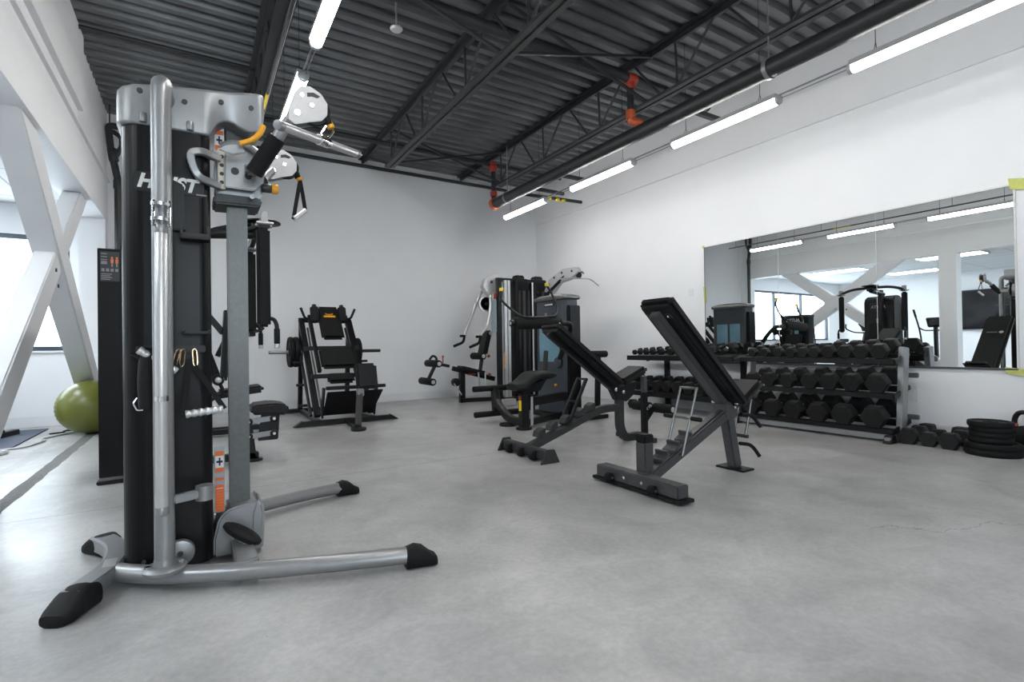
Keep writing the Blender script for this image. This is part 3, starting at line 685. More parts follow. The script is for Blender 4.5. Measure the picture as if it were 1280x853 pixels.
t = bar_between('long_cable_bar', 'long pale steel bar stored upright against the front post', 'cable bar', (-.125, 2.437, .335), (-.12, 2.437, 1.475), .0225)
b = MB(); b.cyl((-.1235, 2.437, .78), (-.1235, 2.437, .80), .0245, n=18); t.part('collar', b, CHROME)
b = MB()
for z in (1.50, 1.56): b.lathe([(.027, -.006), (.034, -.006), (.034, .006), (.027, .006)], (-.121, 2.437, z), Z_, 16)
b.tube([(-.145, 2.43, 1.575), (-.145, 2.42, 1.47)], .006, n=8); b.tube([(-.093, 2.43, 1.575), (-.093, 2.42, 1.47)], .006, n=8)
single('swivel_clip', b, CHROME, 'steel swivel clip at the top of the long stored bar', 'clip', (-.121, 2.437, 1.53))
def grip_handle(name, lab_, p, q, top, r=.0155, wave=True, strap=True, m=PALE_STEEL, sw=.011):
    t = Thing(name, lab_, 'cable handle', tuple(V(p)), group=None)
    p, q, top = V(p), V(q), V(top); L = (q-p).length; pr = [(0, 0)]
    for i in range(25):
        z = i/24*L; pr.append((r*(1+.13*math.sin(i*1.5)) if wave else r, z))
    pr.append((0, L)); b = MB(); b.lathe(pr, p, q-p, 16); t.part('grip', b, m)
    if strap:
        for e_ in (p, q):
            d = (q-p).normalized()*(-.004 if e_ == p else .004)
            b = MB(); b.sweep([e_+d, e_+d+(top-e_)*.08, e_+d+(top-e_)*.5, top], [(-sw, -.002), (sw, -.002), (sw, .002), (-sw, .002)], Y_); t.part('strap', b, FOAM)
    return t
grip_handle('cable_handle', 'pale grip handle on black straps hung low on the shroud front', (-.045, 2.52, .712), (.092, 2.52, .724), (-.03, 2.6, .94))
grip_handle('cable_handle', 'pale grip handle wedged diagonally behind the long stored bar', (-.205, 2.56, .985), (-.075, 2.56, .89), (-.12, 2.6, .975))
grip_handle('cable_handle', 'small strap handle dangling from the far pulley arm', CLIP2+V((-.04, -.02, -.24)), CLIP2+V((.03, .03, -.17)), CLIP2, r=.017, wave=False)
t = Thing('ankle_strap', 'rolled black ankle strap with steel rings hung left of the long bar', 'strap', (-.17, 2.57, .74))
b = MB(); b.tube([(-.165, 2.585, .97), (-.172, 2.575, .93), (-.176, 2.57, .86), (-.172, 2.57, .74)], .036, .02, 14, ); t.part('padded_roll', b, FOAM)
for z, a in ((.80, 1), (.77, -1), (.93, 1)):
    b = MB(); b.tube([(-.17+.04*a, 2.54, z+.02), (-.17+.052*a, 2.535, z), (-.17+.04*a, 2.54, z-.03), (-.17+.02*a, 2.537, z-.03)], .0035, .006, 8); t.part('d_ring', b, CHROME)
b = MB(); b.tube([(-.21, 2.59, .975), (-.235, 2.58, .97), (-.20, 2.57, .95)], .006, .01, 8); t.part('strap_end', b, FOAM)
for i, (x, lab_) in enumerate(((-.068, 'brass carabiner on the accessory rail, left one of three'), (-.052, 'brass carabiner on the accessory rail, middle one of three'), (-.012, 'brass carabiner on the accessory rail, right one of three'))):
    carabiner((x, 2.6, .985), (x-.02+.012*i, 2.59, .91), .008, .0032, GOLD, lab_, 'carabiners on the accessory rail')
# ------------------------------------------------------------------ helpers for padded parts
def pad_mb(c, size, rot=None, bev=None):
    b = MB(); b.box(c, size, rot, bev if bev else min(size)*.42, 4); return b
def tilt(axis, deg): return M.Rotation(R(deg), 3, axis)
def roller(t, p, q, r, m=FOAM, parent=None, name='roller_pad', caps=True, core=True):
    p, q = V(p), V(q); d = (q-p).normalized()
    b = MB(); b.cyl(p, q, r, n=24, bev=r*.22); o = t.part(name, b, m, parent)
    if caps and parent is None:
        for e, s in ((p, -1), (q, 1)):
            b = MB(); b.cyl(e+d*s*-.004, e+d*s*.006, r*.55, n=18, bev=.002); t.part('end_cap', b, PALE_STEEL, o)
    return o
def barpart(t, name, p, q, w, h, m, up=(0, 0, 1), parent=None, bev=.006):
    b = MB(); b.bar(p, q, w, h, up, bev); return t.part(name, b, m, parent)
def tubepart(t, name, pts, r, m, fil=0., parent=None, n=14):
    b = MB(); b.tube(pts, r, fil, n); return t.part(name, b, m, parent)
def boxpart(t, name, x0, x1, y0, y1, z0, z1, m, bev=.006, parent=None):
    b = MB(); b.span(x0, x1, y0, y1, z0, z1, bev); return t.part(name, b, m, parent)
def boltpart(t, p, ax, m=CHROME, r=.012, parent=None):
    b = MB(); b.cyl(V(p), V(p)+V(ax)*.008, r, n=12, bev=.002); return t.part('bolt', b, m, parent)

# ------------------------------------------------------------------ pec fly machine behind the cable machine
FY = 5.0
t = Thing('pec_fly_machine', 'black pec fly machine with two long hanging arm pads behind the cable machine', 'weight machine', (0, FY, 0))
b = MB(); b.prism([(-.49, .02), (-.05, .02), (-.05, 1.80), (-.10, 1.89), (-.2, 1.93), (-.36, 1.93), (-.45, 1.89), (-.49, 1.80)], (0, 5.08, 0), X_, Z_, .56, .02); tw = t.part('weight_tower', b, SHROUD)
b = MB(); b.prism([(-.622, .05), (-.482, .05), (-.482, 1.742), (-.622, 1.742)], (0, 4.772, 0), X_, Z_, .03, .004); sd = t.part('side_panel', b, SHROUD)
boxpart(t, 'floor_plate', -.635, -.46, 4.74, 5.4, 0, .03, BLACK)
def flat(x0, x1, z0, z1, y, m, nm, par):
    b = MB(); b.span(x0, x1, y-.0015, y, z0, z1, 0); return t.part(nm, b, m, par)
pl_ = flat(-.605, -.492, 1.50, 1.72, 4.757, DKLAB, 'instruction_placard', sd)
for i in range(3): flat(-.60, -.565, 1.70-.022*i, 1.706-.022*i, 4.7553, GREYLAB, 'placard_print', pl_)
flat(-.60, -.565, 1.625, 1.648, 4.7553, GREYLAB, 'placard_print', pl_)
for x in (-.535, -.507):
    flat(x-.008, x+.008, 1.635, 1.665, 4.7553, SKINLAB, 'placard_figure', pl_); flat(x-.005, x+.005, 1.608, 1.634, 4.7553, GREYLAB, 'placard_figure', pl_)
    b = MB(); b.cyl((x, 4.7555, 1.675), (x, 4.754, 1.675), .007, n=12); t.part('placard_figure', b, SKINLAB, pl_)
for i in range(4): flat(-.598+i*.027, -.58+i*.027, 1.572, 1.594, 4.7553, GREYLAB, 'placard_figure', pl_)
for i in range(4): flat(-.60, -.535-.012*(i % 2), 1.55-.013*i, 1.556-.013*i, 4.7553, GREYLAB, 'placard_print', pl_)
b = MB(); b.span(-.052, -.044, 4.90, 5.25, 1.60, 1.78, .003); np_ = t.part('name_plate', b, BLACK, tw)
b = MB(); t.part('lettering', text_mb('AUTTA', .085, (-.043, 5.08, 1.69), (0, 1, 0), Z_, 0, .001, .002), GREYLAB, tw)
b = MB(); b.span(-.05, -.045, 5.0, 5.12, .45, 1.45, .003); t.part('stack_window', b, CYAN, tw)
barpart(t, 'main_post', (.03, FY, .03), (.03, FY, 2.04), .1, .07, BLACK, Y_)
barpart(t, 'base_beam', (-.05, FY, .05), (.45, FY, .05), .08, .06, BLACK)
b = MB(); b.prism([(.35, .01), (.47, .01), (.43, .05), (.40, .34), (.36, .34)], (0, FY, 0), X_, Z_, .08, .006); t.part('seat_post', b, BLACK)
b = MB(); b.cyl((.41, FY, 0), (.41, FY, .02), .075, n=24, bev=.006); t.part('foot_disc', b, BLACK)
tubepart(t, 'boom', [(-.08, FY, 1.955), (.46, FY, 2.0)], .042, BLACK)
tubepart(t, 'boom_brace', [(-.05, FY, 1.88), (.12, FY, 2.0), (.46, FY, 2.11)], .025, BLACK, .05)
barpart(t, 'boom_plate', (.36, FY, 2.02), (.58, FY, 2.10), .16, .03, BLACK)
b = MB(); b.cyl((.47, FY, 2.0), (.47, FY, 2.13), .075, n=24, bev=.01); hub = t.part('pivot_hub', b, BLACK)
b = MB(); b.cyl((.5, FY, 2.1), (.5, FY, 2.115), .15, n=28, bev=.004); t.part('cam_disc', b, BLACK, hub)
for k in (1, -1):
    y = lambda v: FY+k*v
    tubepart(t, 'swing_tube', [(.47, y(.04), 2.07), (.47, y(.36), 2.06), (.455, y(.58), 1.985)], .028, BLACK, .12)
    b = MB(); b.span(.415, .495, y(.58)-.05, y(.58)+.05, 1.945, 1.975, .006); br = t.part('arm_bracket', b, GREYF)
    for q_ in (.53, .63): b = MB(); b.cyl((.395, y(q_), 1.965), (.515, y(q_), 1.965), .013, n=12); t.part('pivot_pin', b, SILVER, br)
    boxpart(t, 'arm_block', .43, .48, y(.58)-.035, y(.58)+.035, 1.97, 2.06, SILVER, .006, br)
    t.part('arm_pad', pad_mb((.445, y(.58), 1.545), (.095, .085, .78), None, .02), FOAM)
    hd = tubepart(t, 'handle', [(.44, y(.58), 1.22), (.515, y(.60), 1.22), (.535, y(.61), 1.17), (.535, y(.61), 1.0)], .016, BLACK, .04)
    b = MB(); b.cyl((.535, y(.61), 1.14), (.535, y(.61), 1.02), .022, n=16, bev=.004); t.part('hand_grip', b, FOAM, hd)
    b = MB(); b.cyl((.535, y(.61), 1.02), (.535, y(.61), .985), .021, n=16, bev=.004); t.part('grip_tip', b, PALE_STEEL, hd)
t.part('back_pad', pad_mb((.215, FY, 1.03), (.075, .30, .62), tilt('Y', 3), .028), VINYL)
barpart(t, 'pad_strut', (.04, FY, 1.32), (.19, FY, 1.12), .05, .05, BLACK)
b = MB(); b.prism([(.385, .42), (.66, .40), (.685, .43), (.67, .49), (.55, .51), (.4, .50), (.375, .47)], (0, FY, 0), X_, Z_, .36, .025, 3); t.part('seat', b, VINYL)
b = MB(); b.prism([(.44, .18), (.60, .18), (.615, .40), (.47, .42)], (0, FY-.06, 0), X_, Z_, .05, .006); t.part('seat_bracket', b, BLACK)
for z0, z1 in ((.375, .335), (.25, .205)):
    lk = barpart(t, 'seat_link', (.36, FY-.10, z0-.02), (.575, FY-.10, z1+.04), .02, .045, SILVER, Z_)
    for x, z in ((.565, z1+.035), (.365, z0-.02)):
        b = MB(); b.cyl((x, FY-.108, z), (x, FY-.122, z), .034, n=20, bev=.003); t.part('link_pivot', b, BLACK, lk)
        b = MB(); b.cyl((x, FY-.122, z), (x, FY-.126, z), .012, n=12); t.part('pivot_bolt', b, CHROME, lk)

# ------------------------------------------------------------------ leg curl machine hidden behind the cable machine (seen in the mirror)
t = Thing('leg_curl_machine', 'black leg curl machine standing between pec fly machine and back wall', 'weight machine', (-.2, 6.95, 0))
b = MB(); b.prism(rrect(-.5, -.16, .34, .05, .08), (0, 6.98, .80), X_, Y_, 1.56, .012); tw = t.part('weight_tower', b, SHROUD)
b = MB(); b.prism(rrect(-.51, -.15, .35, .05, .08), (0, 6.98, 1.60), X_, Y_, .05, .015); t.part('tower_lid', b, GREYF)
t.part('lettering', text_mb('AUTTA', .1, (-.157, 6.98, 1.50), (0, 1, 0), Z_, 0, .001, .002), PALE_STEEL, tw)
boxpart(t, 'stack_window', -.163, -.155, 6.85, 6.95, .5, 1.38, CYAN, .002, tw); boxpart(t, 'stack_window', -.163, -.155, 7.02, 7.1, .5, 1.38, PALE_STEEL, .002, tw)
barpart(t, 'base_beam', (-.16, 6.8, .05), (.75, 6.8, .05), .08, .06, BLACK); barpart(t, 'base_foot', (.7, 6.5, .03), (.7, 7.1, .03), .08, .05, BLACK); barpart(t, 'base_beam', (.03, 6.55, .06), (.30, 6.55, .06), .06, .06, BLACK)
barpart(t, 'seat_post', (.35, 6.8, .05), (.35, 6.8, .45), .07, .07, BLACK)
t.part('seat', pad_mb((.42, 6.8, .49), (.48, .42, .085), tilt('Y', -6), .03), VINYL)
t.part('back_pad', pad_mb((.12, 6.85, .86), (.085, .38, .62), tilt('Y', -18), .03), VINYL)
roller(t, (.19, 6.45, .645), (.19, 6.75, .645), .06)
tubepart(t, 'lever_arm', [(.19, 6.62, .64), (.25, 6.6, .50), (.1, 6.62, .40)], .02, BLACK, .05)
tubepart(t, 'side_handle', [(.2, 7.05, .9), (.35, 7.07, 1.25), (.62, 7.05, 1.3), (.7, 7.05, 1.22)], .03, BLACK, .12)
t.part('thigh_pad', pad_mb((.55, 6.85, 1.2), (.16, .5, .13), None, .05), VINYL)

# ------------------------------------------------------------------ plate loaded leg press at the back wall
LXc = 1.65
t = Thing('leg_press', 'black plate-loaded leg press with a yellow emblem standing at the back wall', 'leg press', (LXc, 6.9, 0))
b = MB(); b.bar((LXc-.56, 6.72, .04), (LXc+.56, 6.72, .04), .09, .06, bev=.005); fb = t.part('front_base', b, BLACK)
for s in (-1, 1):
    b = MB(); b.prism([(0, 0), (.11*s, 0), (.0, .07)], (LXc+.555*s, 6.72, .01), X_, Z_, .09, .003); t.part('foot_tip', b, BLACK, fb)
barpart(t, 'center_foot', (LXc, 6.7, .04), (LXc-.04, 6.1, .04), .08, .06, BLACK)
b = MB(); b.cyl((LXc-.04, 6.06, 0), (LXc-.04, 6.06, .035), .09, n=24, bev=.008); t.part('foot_disc', b, BLACK)
pst = barpart(t, 'calf_post', (LXc-.03, 6.12, .03), (LXc+.06, 6.36, .43), .075, .06, BLACK)
boxpart(t, 'post_collar', LXc+.02, LXc+.1, 6.31, 6.39, .38, .47, SILVER, .006, pst)
t.part('calf_pad', pad_mb((LXc+.155, 6.40, .62), (.27, .085, .33), tilt('X', -14) @ tilt('Y', 0), .035), VINYL)
for dx in (-.07, .07): boltpart(t, (LXc+.15+dx, 6.345, .52), (0, -1, 0))
barpart(t, 'pad_bracket', (LXc+.07, 6.42, .44), (LXc+.16, 6.44, .6), .1, .02, BLACK)
# rails, posts and base
rl = []
for s in (-1, 1):
    x = LXc+.345*s
    barpart(t, 'base_rail', (x, 6.74, .04), (x-.02*s, 8.25, .04), .07, .05, BLACK)
    barpart(t, 'guide_rail', (x, 6.88, .1), (x, 8.02, 1.40), .075, .06, BLACK)
    tubepart(t, 'slide_rod', [(x-.075*s, 6.98, .16), (x-.075*s, 7.95, 1.28)], .015, GUNMETAL)
    tubepart(t, 'brace_tube', [(x+.06*s, 7.0, .1), (x+.06*s, 7.85, 1.02)], .02, BLACK)
    barpart(t, 'rear_post', (x, 8.2, .03), (x, 8.02, 1.42), .06, .07, BLACK, Y_)
    for yy, zz in ((7.2, .5), (7.5, .84), (6.95, .2)): boltpart(t, (x+.03*s, yy, zz-.02), (s, 0, 0))
    # storage pegs with small stubs
    for yy, zz in ((7.62, .78), (7.42, .48), (7.2, .22)): 
        b = MB(); b.cyl((x+.05*s, yy, zz), (x+.17*s, yy, zz), .018, n=12, bev=.003); t.part('stop_peg', b, BLACK)
barpart(t, 'rear_base', (LXc-.62, 8.25, .04), (LXc+.55, 8.25, .04), .08, .06, BLACK)
boxpart(t, 'transport_clip', LXc-.68, LXc-.62, 8.22, 8.27, .02, .06, CHROME)
barpart(t, 'top_cross', (LXc-.38, 8.03, 1.40), (LXc+.38, 8.03, 1.40), .06, .07, BLACK)
barpart(t, 'mid_cross', (LXc-.4, 7.5, .98), (LXc+.36, 7.5, .98), .05, .06, BLACK); barpart(t, 'mid_cross', (LXc-.36, 7.2, .60), (LXc+.34, 7.2, .60), .05, .06, BLACK)
# carriage pads
def slab(y0, z0, y1, z1, x0, x1, th, bev):
    d = V((0, y1-y0, z1-z0)); L = d.length; d.normalize(); b = MB(); b.bar(((x0+x1)/2, y0, z0), ((x0+x1)/2, y1, z1), x1-x0, th, up=V((0, -d.z, d.y)), bev=bev, seg=4); return b
bp_ = t.part('back_pad', slab(7.52, 1.10, 7.94, 1.60, LXc-.15, LXc+.17, .085, .04), VINYL)
t.part('seat_pad', slab(7.20, .70, 7.44, .97, LXc-.22, LXc+.24, .085, .035), VINYL)
t.part('lower_pad', slab(7.1, .50, 7.22, .63, LXc-.16, LXc+.2, .08, .035), VINYL)
barpart(t, 'carriage_frame', (LXc-.25, 7.2, .66), (LXc-.25, 7.92, 1.46), .05, .06, BLACK); barpart(t, 'carriage_frame', (LXc+.27, 7.2, .66), (LXc+.27, 7.92, 1.46), .05, .06, BLACK)
# emblem: plain wings over a bar, lying on the pad face
nrm = V((0, -.766, .643)); dirv = V((0, .643, .766)); o = V((LXc+.005, 7.805, 1.44))+nrm*.044
def emb(poly):
    b = MB(); b.prism(poly, o, X_, dirv, .002); t.part('emblem', b, YELLOW, bp_, label='yellow winged emblem')
emb([(-.01, .0), (.0, .035), (.01, .0)])
for s in (-1, 1): emb([(.012*s, .004), (.018*s, .02), (.058*s, .034), (.05*s, .014)])
emb([(-.085, -.045), (.085, -.045), (.08, -.012), (.045, -.008), (-.045, -.008), (-.08, -.012)])
for s, xx in ((-1, LXc-.19), (1, LXc+.20)):
    b = MB(); b.cyl((xx, 7.78, 1.36), (xx-.0, 7.86, 1.585), .062, n=24, bev=.02); sp2 = t.part('shoulder_pad', b, FOAM)
    b = MB(); b.cyl((xx, 7.858, 1.58), (xx, 7.87, 1.625), .03, n=16, bev=.006); t.part('pad_cap', b, BLACK, sp2)
    tubepart(t, 'handle', [(LXc+.26*s, 7.9, 1.40), (LXc+.33*s, 7.82, 1.43), (LXc+.385*s, 7.8, 1.57)], .018, BLACK, .03)
# foot plate
b = MB(); b.prism([(-.28, .12), (.36, .12), (.47, .455), (-.25, .455)], (LXc, 6.92, 0), X_, V((0, -.45, 1)), .03, .006); t.part('foot_plate', b, RUBBER)
b = MB(); b.span(LXc-.27, LXc+.50, 6.70, 6.74, .445, .49, .006); t.part('plate_lip', b, BLACK)
for s, x0 in ((-1, LXc-.28), (1, LXc+.40)):
    b = MB(); b.prism([(6.74, .47), (6.85, .47), (7.0, .10), (6.9, .06)], (x0, 0, 0), Y_, Z_, .02, .003); t.part('plate_gusset', b, BLACK)
tubepart(t, 'leg_roller_bar', [(LXc-.05, 7.15, .2), (LXc+.3, 7.15, .2)], .03, BLACK)
# loading horns
for s in (-1, 1):
    b = MB(); b.cyl((LXc+.36*s, 7.9, .93), (LXc+.80*s, 7.9, .93), .0245, n=16, bev=.004); t.part('weight_horn', b, SILVER if s < 0 else BLACK)
def plate_mb(r, h, hole=.026):
    b = MB(); pr = [(hole, -h/2), (r*.32, -h/2), (r*.36, -h*.30), (r*.78, -h*.30), (r*.82, -h/2), (r*.96, -h/2), (r, -h*.3), (r, h*.3), (r*.96, h/2), (r*.82, h/2), (r*.78, h*.30), (r*.36, h*.30), (r*.32, h/2), (hole, h/2), (hole, -h/2)]
    b.lathe(pr, (0, 0, 0), Z_, 40); return b
def plate_thing(loc, r, h, lab_, group, rot=None):
    t = Thing('weight_plate', lab_, 'weight plate', loc, group=group, world=False)
    b = plate_mb(r, h); p = t.part('disc', b, RUBBER); b = MB(); b.lathe([(.026, -h*.47), (.034, -h*.47), (.034, h*.47), (.026, h*.47), (.026, -h*.47)], (0, 0, 0), Z_, 20); q = t.part('hub_ring', b, GREYF)
    if rot: t.o.rotation_euler = rot
    return t
for i, lab_ in enumerate(('inner rubber weight plate on the left horn of the leg press', 'outer rubber weight plate on the left horn of the leg press')):
    plate_thing((LXc-.44-.07*i, 7.9, .93), .22, .06, lab_, 'plates loaded on the leg press', (0, R(90), 0))
plate_thing((LXc+.44, 7.9, .93), .20, .06, 'rubber weight plate on the right horn of the leg press', 'plates loaded on the leg press', (0, R(90), 0))

# ------------------------------------------------------------------ two-stack multi gym in the back corner
t = Thing('multi_gym', 'large multi-station gym with silver press arms in the back right corner', 'multi gym', (4.9, 7.7, 0))
boxpart(t, 'front_column', 4.42, 4.50, 7.56, 7.64, .02, 2.15, BLACK, .006)
for x in (4.54, 4.61): boxpart(t, 'silver_column', x, x+.055, 7.54, 7.60, .05, 2.12, PALE_STEEL, .005)
def stack(x0, x1, y0, y1, nm, prt=None):
    b = MB(); b.prism(rrect(x0, x1, (y1-y0)/2, .06, .06), (0, (y0+y1)/2, 1.08), X_, Y_, 2.06, .008); o = t.part(nm, b, SHROUD)
    for i in range(3):
        xx = x0+.05+(x1-x0-.12)*i/2; boxpart(t, 'stack_window', xx, xx+.05, y0-.006, y0+.002, .25, 1.95, SCREEN if i != 1 else DKLAB, .002, o)
    return o
stack(4.76, 5.08, 7.52, 7.86, 'weight_shroud'); stack(5.13, 5.5, 7.50, 7.86, 'weight_shroud')
tubepart(t, 'tall_rod', [(5.105, 7.5, .1), (5.105, 7.5, 2.1)], .016, PALE_STEEL)
for x in (4.92, 5.32):
    b = MB(); b.span(x-.13, x+.13, 7.56, 7.80, 2.10, 2.17, .015); b.span(x-.09, x+.09, 7.6, 7.76, 2.16, 2.235, .02); t.part('shroud_cap', b, BLACK)
barpart(t, 'top_beam', (4.45, 7.66, 2.14), (5.5, 7.66, 2.14), .07, .06, BLACK)
barpart(t, 'base_beam', (3.88, 7.9, .045), (4.75, 7.72, .045), .08, .07, BLACK); barpart(t, 'base_beam', (4.5, 7.62, .045), (5.5, 7.62, .045), .3, .07, BLACK)
# high pulley boom toward the room
b = MB(); b.prism([(0, -.22), (.14, -.02), (.5, .13), (.84, .12), (.9, .03), (.72, -.06), (.42, -.10), (.2, -.28)], (5.36, 7.45, 2.16), V((.08, -1, 0)), Z_, .10, .01); bm_ = t.part('high_boom', b, PALE_STEEL)
dirb = V((.08, -1, 0)).normalized()
for a, z in ((.15, -.1), (.3, .0), (.5, .06), (.75, .06)):
    q = V((5.36, 7.45, 2.16))+dirb*a+Z_*z; b = MB(); b.cyl(q+V((-.052, 0, 0)), q+V((-.06, 0, 0)), .02, n=12); t.part('bolt', b, DKHOLE, bm_)
b = MB(); q = V((5.36, 7.45, 2.16))+dirb*.86+Z_*-.02; b.cyl(q-X_*.02, q+X_*.02, .055, n=20, bev=.006); t.part('pulley', b, BLACK)
tubepart(t, 'boom_handle', [(5.30, 7.3, 1.9), (5.33, 7.15, 2.0), (5.38, 6.9, 2.17), (5.42, 6.72, 2.22)], .028, BLACK, .1)
# ab strap loops with yellow collars, hung by the back extension roller
# press arms
b = MB(); b.prism([(-.28, -.06), (-.22, .08), (-.05, .17), (.12, .17), (.15, .05), (.1, -.1), (-.05, -.16), (-.16, -.22)], (4.50, 7.80, 2.08), X_, Z_, .12, .012); t.part('press_bracket', b, PALE_STEEL)
for dx, dz in ((-.1, .02), (.0, .08), (.05, -.03)):
    b = MB(); b.cyl((4.5+dx, 7.742, 2.08+dz), (4.5+dx, 7.734, 2.08+dz), .025, n=14); t.part('bolt', b, DKHOLE)
b = MB(); b.lathe([(.11, -.012), (.14, -.012), (.14, .012), (.11, .012), (.11, -.012)], (4.32, 7.82, 1.72), Y_, 28); t.part('cam_ring', b, PALE_STEEL)
b = MB(); b.cyl((4.32, 7.83, 1.72), (4.32, 7.815, 1.72), .112, n=24); t.part('cam_disc', b, CAST)
b = MB(); b.cyl((4.32, 7.815, 1.72), (4.32, 7.80, 1.72), .03, n=18); t.part('cam_hub', b, BLACK)
for y, pts in ((8.15, [(4.42, 8.0, 2.05), (4.36, 8.1, 1.92), (4.25, 8.15, 1.62), (4.1, 8.15, 1.28), (4.06, 8.15, 1.18)]), (7.75, [(4.42, 7.82, 2.05), (4.40, 7.78, 1.92), (4.38, 7.75, 1.62), (4.3, 7.75, 1.3), (4.19, 7.75, 1.2), (4.17, 7.75, 1.16)])):
    tubepart(t, 'press_arm', pts, .03, PALE_STEEL, .15)
    e = V(pts[-1]); tubepart(t, 'press_handle', [e, e+V((-.02, 0, -.13)), e+V((-.22, -.02, -.2))], .024, RUBBER, .06)
    b = MB(); b.cyl(e+V((.0, -.02, -.02)), e+V((-.1, -.03, -.02)), .022, n=12, bev=.004); t.part('side_peg', b, RUBBER)
boxpart(t, 'chart_board', 4.40, 4.415, 7.60, 7.76, 1.22, 1.78, PLATEP, .003)
b = MB(); b.span(4.40, 4.42, 7.60, 7.68, 1.80, 1.90, .004); t.part('red_tag', b, RED)
boxpart(t, 'warning_label', 4.52, 4.54, 7.545, 7.555, .58, .86, YELLOW, .002)
# seat, back pad, rollers
SYY = 7.95
t.part('back_pad', pad_mb((4.36, SYY, 1.03), (.09, .28, .46), tilt('Y', 14), .038), VINYL)
b = MB(); b.cyl((4.40, SYY-.14, 1.2), (4.40, SYY-.155, 1.2), .03, n=14); t.part('pad_pivot', b, PALE_STEEL)
roller(t, (4.22, SYY-.21, .80), (4.22, SYY+.2, .80), .062)
barpart(t, 'back_post', (4.24, SYY, .42), (4.33, SYY, .95), .06, .05, GREYF)
t.part('seat', pad_mb((4.08, SYY, .55), (.50, .30, .075), tilt('Y', 14), .03), VINYL)
barpart(t, 'seat_frame', (3.72, SYY, .60), (4.55, SYY, .38), .06, .08, BLACK, bev=.008)
b = MB(); b.span(4.0, 4.14, SYY-.045, SYY-.037, .47, .50, 0); t.part('red_mark', b, RED)
barpart(t, 'seat_post', (3.90, SYY, 0), (3.90, SYY, .55), .09, .09, BLACK, Y_)
b = MB(); b.cyl((3.78, SYY-.05, .36), (3.78, SYY+.05, .36), .07, n=20, bev=.01); t.part('cam', b, BLACK)
tubepart(t, 'linkage', [(3.72, SYY-.06, .34), (3.86, SYY-.06, .14)], .012, PALE_STEEL)
barpart(t, 'leg_lever', (3.66, SYY, .64), (3.38, SYY, .70), .05, .05, BLACK)
barpart(t, 'leg_lever', (3.42, SYY, .70), (3.26, SYY, .40), .05, .05, GREYF)
roller(t, (3.36, SYY-.27, .695), (3.36, SYY+.25, .695), .06)
roller(t, (3.25, SYY-.27, .40), (3.25, SYY+.25, .40), .06)
b = MB(); b.tube([(3.3, SYY, .76), (3.36, SYY, .83), (3.42, SYY, .80), (3.44, SYY, .72)], .02, .04); t.part('lever_hook', b, BLACK)
b = MB(); b.tube([(3.50, SYY-.1, .70), (3.5, SYY-.1, .80)], .012); b.ball((3.5, SYY-.1, .81), .02, 12); t.part('lock_pin', b, RED)
for x, z in ((4.36, .80), (4.37, .47)):
    b = MB(); b.ball((x, SYY-.14, z), .03, 12); t.part('adjust_knob', b, RED)
tubepart(t, 'curl_strap', [(4.14, SYY-.16, .52), (4.16, SYY-.17, .2), (4.26, SYY-.17, .2), (4.28, SYY-.16, .52)], .014, PALE_STEEL, .05)
boxpart(t, 'foot_plate', 4.14, 4.36, 6.92, 7.02, .02, .12, PALE_STEEL, .004); barpart(t, 'base_beam', (4.3, 7.0, .04), (4.6, 7.6, .04), .06, .05, BLACK)
t2 = Thing('lat_bar', 'thin bent lat pulldown bar hanging from the high boom of the multi gym', 'cable bar', (5.44, 6.55, 2.0))
tubepart(t2, 'bar', [(5.05, 6.62, 2.06), (5.2, 6.6, 2.08), (5.62, 6.52, 2.08), (5.78, 6.5, 1.97)], .013, CHROME, .08)
tubepart(t2, 'hook', [(5.44, 6.57, 2.08), (5.44, 6.57, 2.16), (5.47, 6.56, 2.2), (5.5, 6.55, 2.16)], .01, BLACK, .02)

# ------------------------------------------------------------------ back extension machine with side weight tower
t = Thing('back_extension_machine', 'black back extension machine with a blue-grey side weight tower', 'weight machine', (3.5, 5.3, 0))
def tower_ring(gx0, gx1, gy0, gy1, z, bul=.0):
    return (gx0, gx1, gy0, gy1, z)
b = MB(); b.prism(rrect(4.10, 4.34, .33, .05, .04), (0, 5.62, .82), X_, Y_, 1.52, .01); tw = t.part('weight_tower', b, BLUEGREY)
ringp = rrect(4.06, 4.38, .37, .08, .08)
b = MB(); rings = []
for z, k in ((1.585, .96), (1.60, 1.), (1.62, 1.), (1.632, .97), (1.66, .7), (1.672, .3)): rings.append([V((4.22+(x-4.22)*k, 5.62+y*k, z)) for x, y in ringp])
b.loft(rings); t.part('tower_lid', b, GUNMETAL)
boxpart(t, 'side_column', 4.14, 4.33, 5.235, 5.30, .05, 1.5, SHROUD, .012, tw)
boxpart(t, 'tinted_panel', 4.092, 4.102, 5.40, 5.86, .75, 1.30, CYAN, .003, tw)
boxpart(t, 'tinted_panel', 4.338, 4.348, 5.40, 5.60, .70, 1.30, CYAN, .003, tw); boxpart(t, 'tinted_panel', 4.338, 4.348, 5.64, 5.86, .70, 1.30, CYAN, .003, tw)
boxpart(t, 'name_plate', 4.094, 4.10, 5.50, 5.74, 1.50, 1.56, BLACK, .002, tw); boxpart(t, 'small_print', 4.0925, 4.0945, 5.54, 5.72, 1.52, 1.54, PALE_STEEL, 0, tw)
boxpart(t, 'instruction_print', 4.0925, 4.1, 5.46, 5.56, 1.34, 1.42, NAVY, 0, tw); boxpart(t, 'instruction_print', 4.0925, 4.1, 5.68, 5.72, 1.30, 1.42, GREYLAB, 0, tw)
b = MB(); b.cyl((4.10, 5.42, .74), (4.06, 5.42, .74), .075, n=24, bev=.012); t.part('cam_cover', b, BLUEGREY, tw)
b = MB(); b.cyl((4.10, 5.48, .44), (4.07, 5.48, .44), .018, n=14, bev=.004); t.part('pin_knob', b, YELLOW, tw)
